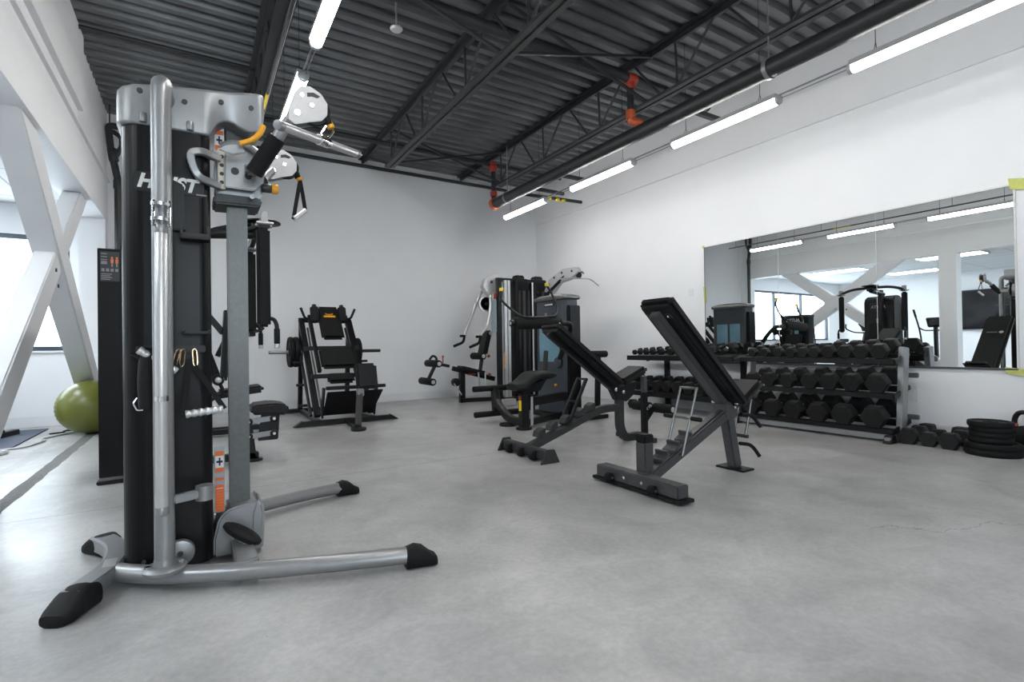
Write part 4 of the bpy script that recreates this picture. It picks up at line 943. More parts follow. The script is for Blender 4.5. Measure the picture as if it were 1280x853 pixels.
b = MB(); b.prism(rrect(4.02, 4.4, .42, .05, .05), (0, 5.60, .03), X_, Y_, .06, .01); t.part('tower_base', b, BLACK)
# frame
b = MB(); b.cyl((3.22, 4.95, 0), (3.22, 4.95, .025), .095, n=28, bev=.008); t.part('foot_disc', b, BLACK)
barpart(t, 'seat_post', (3.22, 4.95, .02), (3.22, 4.95, .44), .095, .095, BLACK, Y_)
b = MB(); b.cyl((3.30, 4.90, .05), (3.30, 4.90, .38), .017, n=14); t.part('gas_strut', b, PALE_STEEL)
boxpart(t, 'hazard_label', 3.165, 3.171, 4.92, 4.97, .22, .34, YELL2, .001); boxpart(t, 'hazard_label', 3.165, 3.171, 4.92, 4.97, .35, .39, RED, .001)
barpart(t, 'side_beam', (3.25, 4.97, .31), (4.10, 5.3, .31), .10, .10, BLACK)
boxpart(t, 'beam_bracket', 3.29, 3.36, 4.91, 5.05, .22, .40, BLACK, .008)
barpart(t, 'floor_beam', (3.25, 5.0, .06), (4.08, 5.35, .06), .08, .07, BLACK)
b = MB(); b.rect([(3.22, 4.98, .08), (3.22, 5.28, .08), (3.24, 5.62, .26), (3.24, 5.66, .44)], .085, .085, X_, .14); t.part('curved_strut', b, BLACK)
b = MB(); b.cyl((3.22, 5.3, 0), (3.22, 5.3, .03), .11, n=24, bev=.008); t.part('foot_disc', b, BLACK)
for zz, yy in ((.435, 5.66), (.115, 5.63)):
    b = MB(); b.cyl((2.93, yy, zz), (3.60, yy, zz), .037, n=18, bev=.006); t.part('foot_bar', b, RUBBER)
barpart(t, 'foot_bar_post', (3.24, 5.62, .10), (3.24, 5.66, .45), .09, .08, BLACK, X_)
# saddle seat
sm = []
for i in range(11):
    u = i/10; x = 3.06+.56*u; zc = .50+.16*min(1, max(0, (u-.12)/.3))**2*(1 if u < .42 else 1)+.0; zc = .50+.125*(0.5-0.5*math.cos(PI*min(1, max(0, (u-.1)/.45)))); ring = []
    hw = .16+.03*math.sin(PI*u); th = .05 if u < .9 else .035
    for j in range(20):
        a = 2*PI*j/20; yy = math.copysign(abs(math.cos(a))**.55, math.cos(a))*hw*(.8 if i in (0, 10) else 1); zz = math.copysign(abs(math.sin(a))**.55, math.sin(a))*th*(.7 if i in (0, 10) else 1)
        ring.append(V((x, 4.95+yy, zc+zz)))
    sm.append(ring)
b = MB(); b.loft(sm); t.part('saddle_seat', b, VINYL)
b = MB(); b.prism([(3.14, .42), (3.42, .44), (3.52, .58), (3.2, .5)], (0, 4.95, 0), X_, Z_, .12, .01); t.part('seat_bracket', b, BLACK)
# back roller, its arms and straps
roller(t, (3.11, 4.95, 1.235), (3.76, 4.95, 1.25), .072, caps=False)
for x in (3.075, 3.80):
    b = MB(); b.cyl((x-.02, 4.95, 1.235), (x+.02, 4.95, 1.237), .04, n=18, bev=.006); t.part('roller_end', b, BLACK)
b = MB(); b.cyl((3.05, 4.95, 1.235), (3.06, 4.95, 1.235), .022, n=14); t.part('bolt', b, PALE_STEEL)
tubepart(t, 'roller_arm', [(3.80, 4.95, 1.24), (3.97, 4.98, 1.24), (4.02, 5.1, 1.10), (4.02, 5.3, .80)], .034, BLACK, .14)
tubepart(t, 'pull_handle', [(3.02, 5.1, 1.52), (3.08, 5.02, 1.42), (3.2, 4.92, 1.30), (3.45, 4.86, 1.305), (3.7, 4.92, 1.33), (3.78, 5.02, 1.45), (3.76, 5.1, 1.62), (3.70, 5.12, 1.72)], .014, BLACK, .08)
tubepart(t, 'pull_handle', [(3.02, 5.1, 1.50), (3.04, 5.12, 1.62)], .017, BLACK)
for p in ((3.045, 5.125, 1.64), (3.70, 5.12, 1.73)):
    b = MB(); b.cyl(V(p)-Z_*.02, V(p)+Z_*.02, .026, n=14, bev=.004); t.part('strap_collar', b, YELL2)
tubepart(t, 'side_strut', [(3.55, 5.0, .55), (3.66, 5.1, .9)], .03, BLACK)
# rear rollers
barpart(t, 'roller_post', (4.43, 5.05, .03), (4.46, 5.05, .86), .06, .06, BLACK, Y_)
barpart(t, 'roller_foot', (4.1, 5.05, .03), (4.6, 5.05, .03), .07, .05, BLACK)
for zz in (.85, .65): roller(t, (4.18 if zz > .8 else 4.3, 5.05, zz), (4.60, 5.05, zz), .045, caps=False)
# ------------------------------------------------------------------ adjustable bench, near
BY = 2.44
t = Thing('adjustable_bench', 'grey-framed incline bench nearest the camera, with foot post at its front', 'weight bench', (3.0, BY, 0))
fb = boxpart(t, 'front_base', 2.44, 2.54, 2.07, 2.80, .035, .115, MIDGREY, .006)
b = MB(); b.span(2.425, 2.555, 2.04, 2.83, .012, .034, .004); t.part('base_plate', b, BLACK)
for y in (2.25, 2.64):
    b = MB(); b.cyl((2.415, y-.02, .055), (2.415, y+.02, .055), .035, n=20, bev=.006); w_ = t.part('wheel', b, RUBBER)
    b = MB(); b.cyl((2.415, y-.03, .055), (2.415, y+.03, .055), .012, n=12); t.part('axle', b, CHROME, w_)
for y in (2.36, 2.52): boltpart(t, (2.44, y, .075), (-1, 0, 0))
p_ = barpart(t, 'foot_post', (2.575, BY+.02, .1), (2.575, BY+.02, .31), .085, .085, MIDGREY, Y_)
b = MB(); b.span(2.53, 2.62, BY-.025, BY+.065, .31, .365, .008); t.part('post_cap', b, RUBBER, p_)
sp = barpart(t, 'spine', (2.56, BY, .07), (3.46, BY, .465), .10, .075, MIDGREY, bev=.008)
for i, s in enumerate((.17, .30, .44)):
    c = V((2.56, BY, .07)).lerp(V((3.46, BY, .465)), s)+V((-.02, 0, .06)); b = MB()
    b.prism([(-.04, -.02), (.045, -.01), (.05, .03), (.03, .035), (.025, .005), (-.03, 0)], c, V((.915, 0, .403)), V((-.403, 0, .915)), .11, .003); t.part('notch_bracket', b, MIDGREY)
b = MB(); b.bar((2.95, BY, .285), (3.4, BY, .483), .05, .012, bev=.002); t.part('scale_plate', b, GREYF, sp)
barpart(t, 'rear_leg', (3.42, BY, .50), (3.53, BY, .02), .085, .075, MIDGREY, Y_, bev=.008)
b = MB(); b.span(3.46, 3.60, BY-.12, BY+.12, 0, .016, .004); t.part('rear_foot', b, BLACK)
b = MB(); b.prism([(-.08, -.06), (.06, -.06), (.08, .05), (.02, .08), (-.08, .05)], (3.44, BY, .47), X_, Z_, .11, .006); t.part('pivot_bracket', b, MIDGREY)
for y in (-.058, .05): boltpart(t, (3.46, BY+y, .49), (0, 1 if y > 0 else -1, 0), r=.016)
A, B_ = V((2.645, BY, 1.245)), V((3.475, BY, .475)); d = (B_-A).normalized(); n = V((-d.z, 0, d.x)); n = n if n.z > 0 else -n
b = MB(); b.bar(A+n*.045, B_+n*.045, .295, .09, up=n, bev=.03, seg=4); pd = t.part('back_pad', b, VINYL)
b = MB(); b.bar(A+d*.03+n*.002, B_-d*.03+n*.002, .22, .012, up=n, bev=.004); t.part('pad_board', b, BLACK, pd)
b = MB(); b.bar(A+d*.06-n*.027, B_+d*.03-n*.027, .08, .05, up=n, bev=.006); t.part('pad_beam', b, MIDGREY)
for s, y in ((.09, -.075), (.09, .075)): 
    b = MB(); b.bar(A+d*s+V((0, y, 0))-n*.003, A+d*(s+.045)+V((0, y, 0))-n*.003, .06, .012, up=n, bev=.002); br = t.part('pad_bracket', b, GREYF); boltpart(t, A+d*(s+.022)+V((0, y, 0))-n*.009, -n, r=.01, parent=br)
for y in (-.1, .1): boltpart(t, B_-d*.07+V((0, y, 0))-n*.004, -n, r=.016)
# emblem on the seat side of the pad, as the mirror shows it
o = A+d*.36+n*.091
b = MB(); b.lathe([(.016, 0), (.024, 0), (.024, .0015), (.016, .0015), (.016, 0)], o+V((0, -.07, 0)), n, 24); t.part('emblem', b, WHLAB, pd)
b = MB(); b.bar(o+V((0, -.03, 0)), o+V((0, .085, 0)), .014, .0015, up=n, bev=0); t.part('lettering_strip', b, GREYLAB, pd)
S0, S1 = V((3.50, BY, .475)), V((3.76, BY, .63)); sd_ = (S1-S0).normalized(); sn = V((-sd_.z, 0, sd_.x))
b = MB(); b.bar(S0+sn*.045, S1+sn*.045, .27, .07, up=sn, bev=.03, seg=4); t.part('seat', b, VINYL)
b = MB(); b.bar(S0-sd_*.04, S1-sd_*.05, .07, .05, up=sn, bev=.006); t.part('seat_beam', b, MIDGREY)
lad = [V((3.01, BY, .655)), V((2.845, BY, .195))]
for y in (-.07, .07): tubepart(t, 'ladder_rod', [lad[0]+Y_*y, lad[1]+Y_*y], .0095, GUNMETAL)
for s in (0, .45, .98):
    c = lad[0].lerp(lad[1], s); tubepart(t, 'ladder_rung', [c-Y_*.075, c+Y_*.075], .009, GUNMETAL)
c = lad[0].lerp(lad[1], .45)
for s in (-1, 1): tubepart(t, 'rung_grip', [c+Y_*.08*s, c+Y_*.16*s], .015, RUBBER)
for z, dx in ((.385, 0), (.16, -.02)): tubepart(t, 'leg_handle', [(3.56+dx, BY-.04, z+.04), (3.68+dx, BY-.06, z+.02), (3.72+dx, BY-.10, z-.07)], .014, RUBBER, .07)
tubepart(t, 'seat_strut', [(3.68, BY-.05, .53), (3.60, BY-.05, .25)], .011, GUNMETAL)
tubepart(t, 'seat_strut', [(3.68, BY+.05, .53), (3.60, BY+.05, .25)], .011, GUNMETAL)
b = MB(); b.cyl((3.60, BY-.07, .25), (3.60, BY+.07, .25), .014, n=12); t.part('strut_pin', b, GREYF)

# ------------------------------------------------------------------ adjustable bench, far
BY = 3.75
t = Thing('adjustable_bench', 'black incline bench with leg roller behind the grey bench', 'weight bench', (3.1, BY, 0))
b = MB(); b.bar((2.46, 3.40, .06), (2.46, 4.10, .06), .075, .08, bev=.006); t.part('front_base', b, GREYF)
for s, y in ((-1, 3.40), (1, 4.10)):
    b = MB(); b.prism([(2.37, 0), (2.56, 0), (2.505, .115), (2.43, .115)], (0, y, 0), X_, Z_, .02, .003); t.part('end_gusset', b, GREYF)
for y in (3.56, 3.75, 3.95):
    b = MB(); b.cyl((2.405, y-.025, .045), (2.405, y+.025, .045), .042, n=20, bev=.008); t.part('wheel', b, RUBBER)
b = MB(); b.rect([(2.48, BY, .07), (2.9, BY, .205), (3.27, BY, .335), (3.40, BY, .35), (3.58, BY, .345)], .075, .07, Z_, .12); t.part('spine', b, GREYF)
for i, x in enumerate((2.60, 2.74, 2.90, 3.06, 3.19)):
    z = .105+(x-2.48)*.315+.035; b = MB(); b.prism([(-.045, -.02), (.04, .0), (.045, .055), (.02, .055), (-.03, .03)], (x, BY, z), X_, Z_, .09, .003); t.part('notch_bracket', b, GREYF)
b = MB(); b.rect([(3.58, BY, .56), (3.58, BY, .15), (3.64, BY, .035), (3.86, BY, .035)], .08, .07, Y_, .14); t.part('rear_leg', b, GREYF)
barpart(t, 'rear_foot', (3.80, BY-.26, .025), (3.80, BY+.26, .025), .07, .045, GREYF)
A, B_ = V((2.70, BY, 1.115)), V((3.50, BY, .545)); d = (B_-A).normalized(); n = V((-d.z, 0, d.x)); n = n if n.z > 0 else -n
b = MB(); b.bar(A+n*.045, B_+n*.045, .29, .08, up=n, bev=.03, seg=4); pd = t.part('back_pad', b, VINYL)
b = MB(); b.bar(A+d*.03+n*.006, B_-d*.03+n*.006, .22, .012, up=n, bev=.004); t.part('pad_board', b, BLACK, pd)
b = MB(); b.bar(A+d*.03-n*.02, B_+d*.02-n*.02, .06, .04, up=n, bev=.005); t.part('pad_beam', b, BLACK)
boltpart(t, A+n*.085+d*.03+V((0, -.1, 0)), n, r=.006)
S0, S1 = V((3.545, BY, .555)), V((3.88, BY, .685)); sd_ = (S1-S0).normalized(); sn = V((-sd_.z, 0, sd_.x))
b = MB(); b.bar(S0+sn*.045, S1+sn*.045, .28, .075, up=sn, bev=.032, seg=4); t.part('seat', b, VINYL)
b = MB(); b.prism([(3.44, .56), (3.52, .42), (3.66, .40), (3.76, .47), (3.80, .60), (3.6, .56)], (0, BY, 0), X_, Z_, .075, .008); hb = t.part('hinge_bracket', b, BLACK)
for x, z in ((3.5, .53), (3.60, .50)): boltpart(t, (x, BY-.04, z), (0, -1, 0), r=.02, parent=hb)
lad = [V((3.11, BY, .66)), V((2.885, BY, .235))]
for y in (-.06, .06): barpart(t, 'support_bar', lad[0]+Y_*y, lad[1]+Y_*y, .028, .028, BLACK, bev=.003)
for s in (.02, .5, .97):
    c = lad[0].lerp(lad[1], s); tubepart(t, 'support_rung', [c-Y_*.07, c+Y_*.07], .011, BLACK)
po = barpart(t, 'leg_post', (3.93, BY, .03), (3.93, BY, .48), .06, .055, BLACK, Y_)
boxpart(t, 'leg_post_sleeve', 3.905, 3.955, BY-.025, BY+.025, .46, .64, BRUSH, .004)
barpart(t, 'roller_arm', (3.94, BY, .18), (4.06, BY, .30), .045, .045, BLACK)
boltpart(t, (3.94, BY-.035, .31), (0, -1, 0), r=.016)
roller(t, (4.05, BY-.27, .31), (4.05, BY-.03, .31), .05); roller(t, (4.05, BY+.03, .31), (4.05, BY+.27, .31), .05)
roller(t, (3.97, BY+.05, .62), (3.97, BY+.28, .62), .045)

# ------------------------------------------------------------------ dumbbells
def dumbbell_proto():
    t = Thing('hex_dumbbell', 'x', 'dumbbell', (0, 0, -50), world=False)
    F = .15; Rr = F/math.sqrt(3)
    hexa = [(Rr*math.cos(R(60*i)), Rr*math.sin(R(60*i))) for i in range(6)]
    for s in (-1, 1):
        hl = .105; x0 = .075; k = .80; rings = []
        for x, q in ((x0, .84), (x0+.014, .99), (x0+.022, 1.), (x0+hl-.014, 1.), (x0+hl-.008, .985), (x0+hl, .92)):
            rings.append([V((x*s, y*q, z*q)) for y, z in hexa])
        b = MB(); b.loft(rings); t.part('head', b, URETH)
    b = MB(); b.lathe([(0, -.08), (.013, -.08), (.0165, -.04), (.0175, 0), (.0165, .04), (.013, .08), (0, .08)], (0, 0, 0), X_, 16); t.part('handle', b, CHROME)
    return t.o
DB = dumbbell_proto(); first = [True]
def dumbbell(x, y, z, F, label, group, tl=0., rz=0., rx=0.):
    o = DB if first[0] else copy_tree(DB); first[0] = False
    s = F/.15; o.location = (x, y, z); o.scale = (s, s, s); o.rotation_euler = (R(rx), R(tl), R(rz)); o['label'] = label; o['group'] = group
    return o
# ------------------------------------------------------------------ three-tier rack
t = Thing('dumbbell_rack', 'silver-grey three-tier dumbbell rack under the mirror', 'rack', (5.8, 3.05, 0))
RT = 12.; tr = R(RT); ux = V((math.cos(tr), 0, math.sin(tr)))
tiers = [('top', .80, 5.70, .20), ('middle', .465, 5.67, .25), ('bottom', .125, 5.64, .27)]
for y in (2.2, 3.80):
    barpart(t, 'end_foot', (5.50, y, .03), (6.14, y, .03), .055, .06, RACKG)
    up = barpart(t, 'end_upright', (5.80, y, .03), (5.90, y, .905), .05, .12, RACKG, X_)
    b = MB(); b.prism([(5.48, 0), (5.62, 0), (5.60, .075), (5.53, .075)], (0, y-.0, 0), X_, Z_, .07, .004); t.part('foot_cap', b, BLACK)
    for nm, z, x, dd in tiers:
        p = V((x-.02, y, z-.035)); barpart(t, 'shelf_bracket', p, p+ux*(6.04-x), .02, .05, BLACK)
for nm, z, x, dd in tiers:
    for off, m_ in ((0, BLACK), (dd, BLACK)):
        p = V((x, 0, z-.012))+ux*off
        b = MB(); b.bar((p.x, 2.2, p.z), (p.x, 3.8, p.z), .05, .022, up=(-math.sin(tr), 0, math.cos(tr)), bev=.003); rl_ = t.part('shelf_rail', b, m_)
        b = MB(); b.bar((p.x-.027*math.cos(tr), 2.2, p.z-.02), (p.x-.027*math.cos(tr), 3.8, p.z-.02), .006, .05, bev=.001); t.part('rail_lip', b, BLACK, rl_)
barpart(t, 'floor_rail', (5.58, 2.2, .05), (5.58, 3.8, .05), .05, .05, RACKG)
barpart(t, 'floor_rail', (5.72, 2.2, .035), (5.72, 3.8, .035), .05, .03, GREYF)
for z in (.2, .62): barpart(t, 'back_rail', (6.13, 2.165, z), (6.13, 3.835, z), .03, .05, RACKG)
ORD = ['leftmost', 'second from left', 'third from left', 'fourth from left', 'fifth from left', 'sixth from left', 'seventh from left', 'eighth from left', 'ninth from left', 'tenth from left', 'eleventh from left']
def load(ys, sizes, z, x, tier, rack, grp):
    for i, (y, F) in enumerate(zip(ys, sizes)):
        s = F/.15; L = .18*s; c = V((x-.015, 0, z))+ux*(L*.86)+V((-math.sin(tr), 0, math.cos(tr)))*(F/2+.002)
        dumbbell(c.x, y, c.z, F, f'black hex dumbbell, {ORD[i]} on the {tier} tier of the {rack}', grp, -RT, random.uniform(-2.5, 2.5))
load([3.66, 3.50, 3.34, 3.19, 3.06, 2.94, 2.79, 2.63, 2.475, 2.32], [.098, .10, .105, .108, .105, .108, .125, .128, .132, .138], .80, 5.70, 'top', 'grey rack', 'dumbbells on the top tier of the grey rack')
load([3.64, 3.43, 3.22, 2.98, 2.77, 2.56, 2.335], [.142, .148, .152, .158, .164, .17, .178], .465, 5.67, 'middle', 'grey rack', 'dumbbells on the middle tier of the grey rack')
load([3.65, 3.39, 3.14, 2.89, 2.625, 2.36], [.178, .182, .186, .19, .195, .2], .125, 5.64, 'bottom', 'grey rack', 'dumbbells on the bottom tier of the grey rack')
# ------------------------------------------------------------------ black two-tier rack
t = Thing('dumbbell_rack', 'black two-tier dumbbell rack left of the grey rack', 'rack', (5.85, 4.85, 0))
for y in (4.05, 5.33):
    barpart(t, 'upright', (6.10, y, .02), (6.09, y, .86), .075, .06, BLACK, X_); barpart(t, 'foot', (5.62, y, .025), (6.15, y, .025), .07, .05, BLACK)
    for z in (.80, .27):
        b = MB(); b.bar((5.66, y, z-.06), (6.08, y, z+.02), .03, .05, bev=.003); t.part('shelf_arm', b, BLACK)
for z in (.80, .27):
    b = MB(); b.bar((5.645, 3.90, z-.035), (5.645, 5.72, z-.035), .02, .07, bev=.003); sh = t.part('shelf_front', b, BLACK)
    b = MB(); b.bar((5.83, 3.90, z-.015), (5.83, 5.72, z-.015), .36, .012, up=(-.2, 0, .98), bev=.002); t.part('shelf_tray', b, BLACK)
    b = MB(); b.bar((6.055, 3.90, z+.055), (6.055, 5.72, z+.055), .02, .06, bev=.003); t.part('shelf_back', b, BLACK)
load([5.60, 5.49, 5.37, 5.24, 5.08, 4.9, 4.72, 4.55, 4.39, 4.23, 4.08], [.07, .074, .08, .085, .09, .095, .1, .105, .112, .115, .12], .81, 5.70, 'top', 'black rack', 'dumbbells on the top tier of the black rack')
load([5.55, 5.36, 5.17, 4.98, 4.79, 4.60, 4.41, 4.02], [.142, .145, .148, .15, .152, .154, .155, .145], .28, 5.70, 'lower', 'black rack', 'dumbbells on the lower tier of the black rack')
for i, (z, lab_) in enumerate(((.87, 'black curved grip attachment with chrome bolts on the top tier of the black rack'), (.43, 'black curved grip attachment with chrome bolts above the lower tier dumbbells'))):
    t = Thing('grip_attachment', lab_, 'cable attachment', (5.66, 3.86, z), group='curved grip attachments')
    b = MB(); b.tube([(5.66, 4.20, z-.03), (5.64, 4.1, z-.01), (5.63, 4.02, z+.06), (5.63, 3.93, z+.075), (5.66, 3.86, z-.02)], .019, .06, 12); t.part('grip', b, RUBBER)
    for y, dz in ((4.13, -.01), (4.06, .01), (3.96, .05)):
        b = MB(); b.cyl((5.622, y, z+dz), (5.61, y, z+dz), .009, n=10); t.part('bolt', b, CHROME)
    b = MB(); b.bar((5.68, 4.18, z-.05), (5.68, 3.88, z-.05), .03, .02, bev=.004); t.part('plate', b, GREYF)
# ------------------------------------------------------------------ things on the floor at right
flo = [(5.80, 2.095, .145, 2, 'black hex dumbbell on the floor touching the grey rack foot'), (5.79, 1.935, .13, 0, 'black hex dumbbell on the floor, middle one of the front three'),
       (5.79, 1.777, .145, -2, 'black hex dumbbell on the floor, right one of the front three'), (6.085, 1.96, .15, 88, 'black hex dumbbell on the floor lying crosswise against the baseboard'), (6.09, 1.60, .13, 88, 'black hex dumbbell on the floor just left behind the plate stack')]
for x, y, F, rz, lab_ in flo: dumbbell(x, y, F/2+.001, F, lab_, 'dumbbells on the floor by the grey rack', 0, rz)
dumbbell(5.75, 5.62, .066, .13, 'black hex dumbbell on the floor under the left end of the black rack', 'dumbbells on the floor by the black rack', 0, 5)
z = 0
for i, (r, h) in enumerate(((.19, .055), (.186, .05), (.148, .045), (.146, .042), (.147, .042), (.15, .046))):
    lab_ = ['large rubber weight plate at the very bottom of the floor stack', 'large rubber weight plate second from the bottom of the floor stack', 'smaller rubber weight plate third from the bottom of the floor stack', 'smaller rubber weight plate third from the top of the floor stack', 'smaller rubber weight plate second from the top of the floor stack', 'rubber weight plate lying on top of the floor stack'][i]
    plate_thing((5.69+random.uniform(-.006, .006)+(.005 if i > 1 else 0), 1.50+random.uniform(-.006, .006)+(.015 if i > 1 else 0), z+h/2), r, h, lab_, 'weight plates stacked on the floor')
    z += h+.0005
def kettlebell(x, y, s, rz, lab_):
    t = Thing('kettlebell', lab_, 'kettlebell', (x, y, 0), rz, 'kettlebells beside the plate stack', world=False)
    b = MB(); b.lathe([(0, 0), (.075*s, 0), (.105*s, .03*s), (.125*s, .09*s), (.122*s, .14*s), (.1*s, .19*s), (.06*s, .222*s), (.03*s, .23*s), (0, .23*s)], (0, 0, 0), Z_, 32); t.part('bell', b, RUBBER)
    b = MB(); b.tube([(-.085*s, 0, .17*s), (-.105*s, 0, .27*s), (-.07*s, 0, .345*s), (.07*s, 0, .345*s), (.105*s, 0, .27*s), (.085*s, 0, .17*s)], .02*s, .06*s, 14); h_ = t.part('handle', b, BLACK)
    for s2 in (-1, 1):
        b = MB(); b.tube([(s2*.094*s, 0, .215*s), (s2*.099*s, 0, .24*s)], .0225*s, n=14); t.part('colour_band', b, RED, h_)
kettlebell(6.03, 1.36, .98, 75, 'black kettlebell with a red band right of the plate stack')
kettlebell(6.05, 1.06, 1.08, 60, 'black kettlebell at the right picture edge, behind the banded one')

# ------------------------------------------------------------------ left room: ball, mats, cords, cardio machines, screens
t = Thing('exercise_ball', 'olive green exercise ball resting by the foot of the white brace', 'exercise ball', (-1.085, 7.86, 0))
b = MB(); rr = .325; pr = []
for i in range(41):
    a = -PI/2+PI*i/40; r = rr*math.cos(a)*1.06; zz = rr+rr*math.sin(a); 
    if abs(a) < 1.0: r += .0028*(1 if i % 2 else -1)
    pr.append((max(0, r), max(0, zz*.98)))
b.lathe(pr, (-1.085, 7.86, 0), Z_, 56); t.part('ball', b, BALL)
b = MB(); b.cyl((-1.03, 7.53, .44), (-1.025, 7.515, .445), .012, n=12); t.part('valve_plug', b, BALL)
b = MB(); b.span(-2.9, -1.62, 6.9, 8.6, .001, .014, .003); single('floor_mat', b, MATB, 'dark blue foam mat on the floor under the wall window', 'mat', (-2.2, 7.7, 0))
random.seed(3)
def cord(pts, r, m, lab_):
    b = MB(); b.tube(pts, r, .08, 8); return single('resistance_cord', b, m, lab_, 'cord', tuple(V(pts[0])), group='cords on the far room floor')
cord([(-2.2, 6.75, .012), (-1.75, 6.95, .012), (-1.50, 7.05, .012), (-1.42, 7.45, .012), (-1.5, 7.6, .012), (-1.36, 7.85, .012), (-1.24, 8.0, .012)], .010, PALE_STEEL, 'pale cord winding along the floor toward the exercise ball')
cord([(-1.5, 8.0, .012), (-1.36, 8.08, .012), (-1.42, 8.2, .012), (-1.28, 8.26, .012), (-1.38, 8.34, .012)], .009, RUBBER, 'dark cord coiled left of the exercise ball')
t = Thing('power_strip', 'white power strip lying on the floor at the left picture edge', 'power strip', (-1.66, 6.6, 0), 70, world=False)
b = MB(); b.box((0, 0, .02), (.42, .055, .038), None, .008); st = t.part('body', b, BASEB)
for i in range(5):
    b = MB(); b.cyl((-.15+i*.07, 0, .038), (-.15+i*.07, 0, .041), .014, n=12); t.part('socket', b, GREYLAB, st)

def elliptical(loc, rz, lab_, blue=True):
    t = Thing('elliptical_trainer', lab_, 'elliptical', loc, rz, 'elliptical trainers in the far room', world=False)
    barpart(t, 'base_beam', (-.75, 0, .06), (.75, 0, .06), .12, .07, BLACK)
    for x in (-.72, .72): barpart(t, 'cross_foot', (x, -.3, .04), (x, .3, .04), .08, .06, BLACK)
    for y in (-.28, .28):
        b = MB(); b.cyl((.76, y-.03, .05), (.76, y+.03, .05), .05, n=20, bev=.008); t.part('wheel', b, RUBBER)
    b = MB(); b.prism([(.42*math.cos(2*PI*i/28)*1.0-.02, .34*math.sin(2*PI*i/28)) for i in range(28)], (-.35, 0, .42), X_, Z_, .16, .03, 3); t.part('flywheel_cover', b, SHROUD)
    b = MB(); b.cyl((-.35, -.09, .42), (-.35, .09, .42), .22, n=28, bev=.01); t.part('crank_disc', b, GREYF)
    b = MB(); b.rect([(.45, 0, .08), (.42, 0, .6), (.40, 0, 1.28)], .09, .07, Y_, .2); t.part('mast', b, BLACK)
    t.part('console', pad_mb((.37, 0, 1.40), (.06, .34, .26), tilt('Y', -25), .02), SHROUD)
    b = MB(); b.box((.337, 0, 1.405), (.006, .26, .17), tilt('Y', -25), .002); t.part('console_screen', b, SCREEN)
    tubepart(t, 'fixed_handle', [(.40, -.0, 1.2), (.28, -.2, 1.2), (.14, -.24, 1.28)], .016, RUBBER, .08); tubepart(t, 'fixed_handle', [(.40, 0, 1.2), (.28, .2, 1.2), (.14, .24, 1.28)], .016, RUBBER, .08)
    for s in (-1, 1):
        y = .3*s
        tubepart(t, 'swing_arm', [(.42, y, .25), (.40, y, .9), (.30, y, 1.25), (.22+.06*s, y, 1.50), (.1+.06*s, y, 1.72)], .019, BLACK, .15)
        g = V((.1+.06*s, y, 1.72)); tubepart(t, 'arm_grip', [V((.22+.06*s, y, 1.50)).lerp(g, .2), g], .024, MATB if blue else RUBBER)
        barpart(t, 'pedal_arm', (.42, y*.8, .27), (-.45, y*.6, .36+.08*s), .05, .04, GREYF)
        b = MB(); b.box((-.02, y*.75, .38+.04*s), (.38, .15, .04), tilt('Y', 6*s), .012); t.part('pedal', b, RUBBER)
elliptical((-2.62, 8.15, 0), 165, 'blue-gripped elliptical trainer by the far window at the left edge')
elliptical((-2.75, 5.15, 0), 185, 'elliptical trainer seen in the mirror left of the white pier', False)
t = Thing('exercise_bike', 'upright exercise bike reflected between the two weight machines', 'exercise bike', (-2.6, 6.75, 0), 200, world=False)
barpart(t, 'base_beam', (-.5, 0, .05), (.5, 0, .05), .1, .07, BLACK)
for x in (-.5, .5): barpart(t, 'cross_foot', (x, -.25, .035), (x, .25, .035), .08, .06, BLACK)
b = MB(); b.cyl((.15, -.07, .42), (.15, .07, .42), .27, n=32, bev=.02); t.part('flywheel_cover', b, SHROUD)
barpart(t, 'seat_post', (-.15, 0, .3), (-.28, 0, .92), .05, .05, GREYF)
t.part('saddle', pad_mb((-.3, 0, .98), (.28, .22, .09), None, .035), VINYL)
barpart(t, 'mast', (.25, 0, .5), (.42, 0, 1.2), .06, .06, BLACK)
t.part('console', pad_mb((.43, 0, 1.32), (.06, .26, .2), tilt('Y', -20), .02), SHROUD)
tubepart(t, 'handlebar', [(.4, 0, 1.18), (.3, .25, 1.2), (.05, .26, 1.3), (.0, .2, 1.42)], .018, RUBBER, .1); tubepart(t, 'handlebar', [(.4, 0, 1.18), (.3, -.25, 1.2), (.05, -.26, 1.3), (.0, -.2, 1.42)], .018, RUBBER, .1)
t = Thing('wall_screen', 'large black wall screen in the far room behind the cable machine', 'screen', (XF, 4.9, 1.75))
boxpart(t, 'casing', XF+.06, XF+.11, 3.95, 5.95, 1.25, 2.38, BLACK, .008); boxpart(t, 'display', XF+.11, XF+.113, 3.98, 5.92, 1.28, 2.35, SCREEN, 0)
boxpart(t, 'wall_mount', XF+.0, XF+.06, 4.7, 5.2, 1.6, 2.0, BLACK, .004)
t = Thing('treadmill', 'black treadmill in the far room below the wall screen', 'treadmill', (-3.6, 4.0, 0), 180, world=False)
b = MB(); b.span(-.85, .85, -.38, .38, .06, .2, .02); dk = t.part('deck', b, SHROUD)
b = MB(); b.span(-.83, .6, -.25, .25, .2, .206, .001); t.part('belt', b, RUBBER, dk)
for s in (-1, 1):
    barpart(t, 'upright', (.62, .34*s, .15), (.52, .34*s, 1.25), .07, .06, GREYF, Y_); barpart(t, 'hand_rail', (.55, .34*s, 1.0), (.0, .34*s, .98), .05, .05, RUBBER)
    b = MB(); b.cyl((.75, .33*s-.03, .06), (.75, .33*s+.03, .06), .06, n=20); t.part('wheel', b, RUBBER)
    b = MB(); b.span(-.84, -.78, .33*s-.03, .33*s+.03, 0, .07, .006); t.part('rear_foot', b, RUBBER)
t.part('console', pad_mb((.52, 0, 1.32), (.1, .78, .3), tilt('Y', -25), .03), SHROUD)
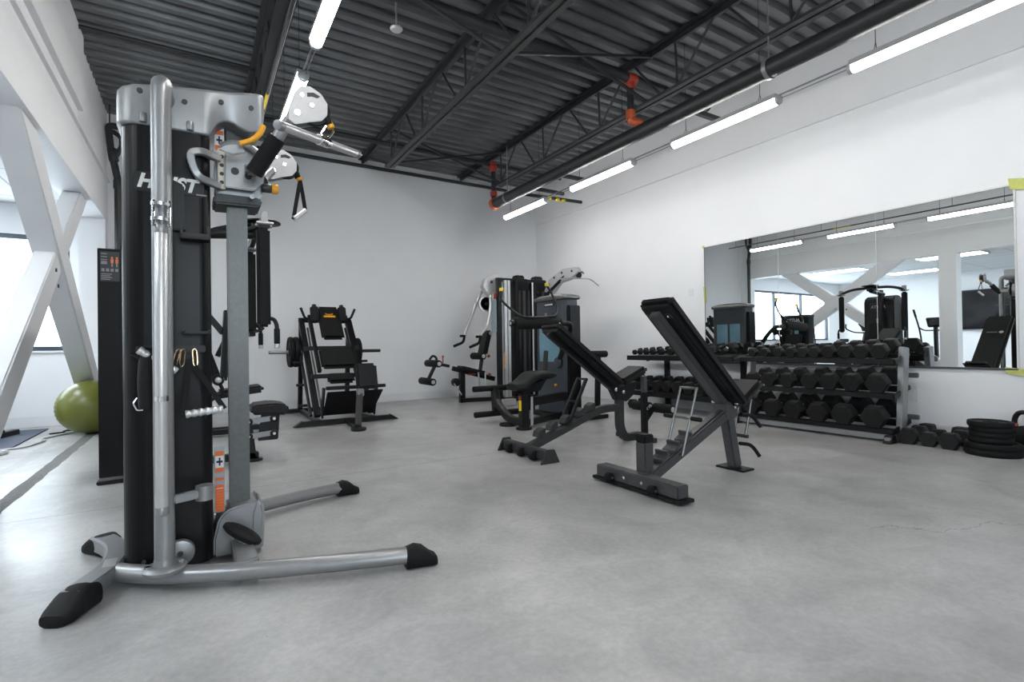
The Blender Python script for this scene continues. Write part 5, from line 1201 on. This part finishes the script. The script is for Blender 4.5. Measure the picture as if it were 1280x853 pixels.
t.part('screen', pad_mb((.50, 0, 1.62), (.04, .5, .32), tilt('Y', -10), .01), SCREEN)
# ------------------------------------------------------------------ light, world, camera
w = bpy.data.worlds.new('sky'); SC.world = w; w.use_nodes = True; nt = w.node_tree
bg = nt.nodes['Background']; bg.inputs['Color'].default_value = (.80, .91, 1, 1); bg.inputs['Strength'].default_value = 9.
pl = bpy.data.lights.new('window_portal', 'AREA'); pl.shape = 'RECTANGLE'; pl.size = WX1-WX0; pl.size_y = WZ1-WZ0; pl.cycles.is_portal = True
po = bpy.data.objects.new('window_portal', pl); COL.objects.link(po); po.location = ((WX0+WX1)/2, YB+.16, (WZ0+WZ1)/2); po.rotation_euler = (R(-90), 0, 0)
pl2 = bpy.data.lights.new('added_window_portal', 'AREA'); pl2.shape = 'RECTANGLE'; pl2.size = RX1-RX0; pl2.size_y = RZ1-RZ0; pl2.cycles.is_portal = True
po2 = bpy.data.objects.new('added_window_portal', pl2); COL.objects.link(po2); po2.location = ((RX0+RX1)/2, Y0R-.17, (RZ0+RZ1)/2); po2.rotation_euler = (R(90), 0, 0)
cam = bpy.data.cameras.new('camera'); co = bpy.data.objects.new('camera', cam); COL.objects.link(co)
yaw, pitch, roll = R(31.833), R(.5015), R(-.845)
f = V((math.sin(yaw)*math.cos(pitch), math.cos(yaw)*math.cos(pitch), math.sin(pitch))); r0 = V((math.cos(yaw), -math.sin(yaw), 0)); u0 = r0.cross(f)
r = r0*math.cos(roll)+u0*math.sin(roll); u = u0*math.cos(roll)-r0*math.sin(roll)
co.matrix_world = M.Translation((0, 0, .98)) @ M((r, u, -f)).transposed().to_4x4()
cam.sensor_width = 36; cam.lens = 633.06/1280*36; cam.clip_start = .05
SC.camera = co
SC.view_settings.view_transform = 'Standard'; SC.view_settings.look = 'None'; SC.view_settings.gamma = 1; SC.view_settings.use_curve_mapping = False
SC.view_settings.exposure = .0
SC.cycles.max_bounces = 8; SC.cycles.diffuse_bounces = 4; SC.cycles.glossy_bounces = 5; SC.cycles.transmission_bounces = 4; SC.cycles.transparent_max_bounces = 6
SC.cycles.caustics_reflective = False; SC.cycles.caustics_refractive = False; SC.cycles.sample_clamp_indirect = 6
SC.cycles.use_denoising = True; SC.cycles.denoiser = 'OPENIMAGEDENOISE'
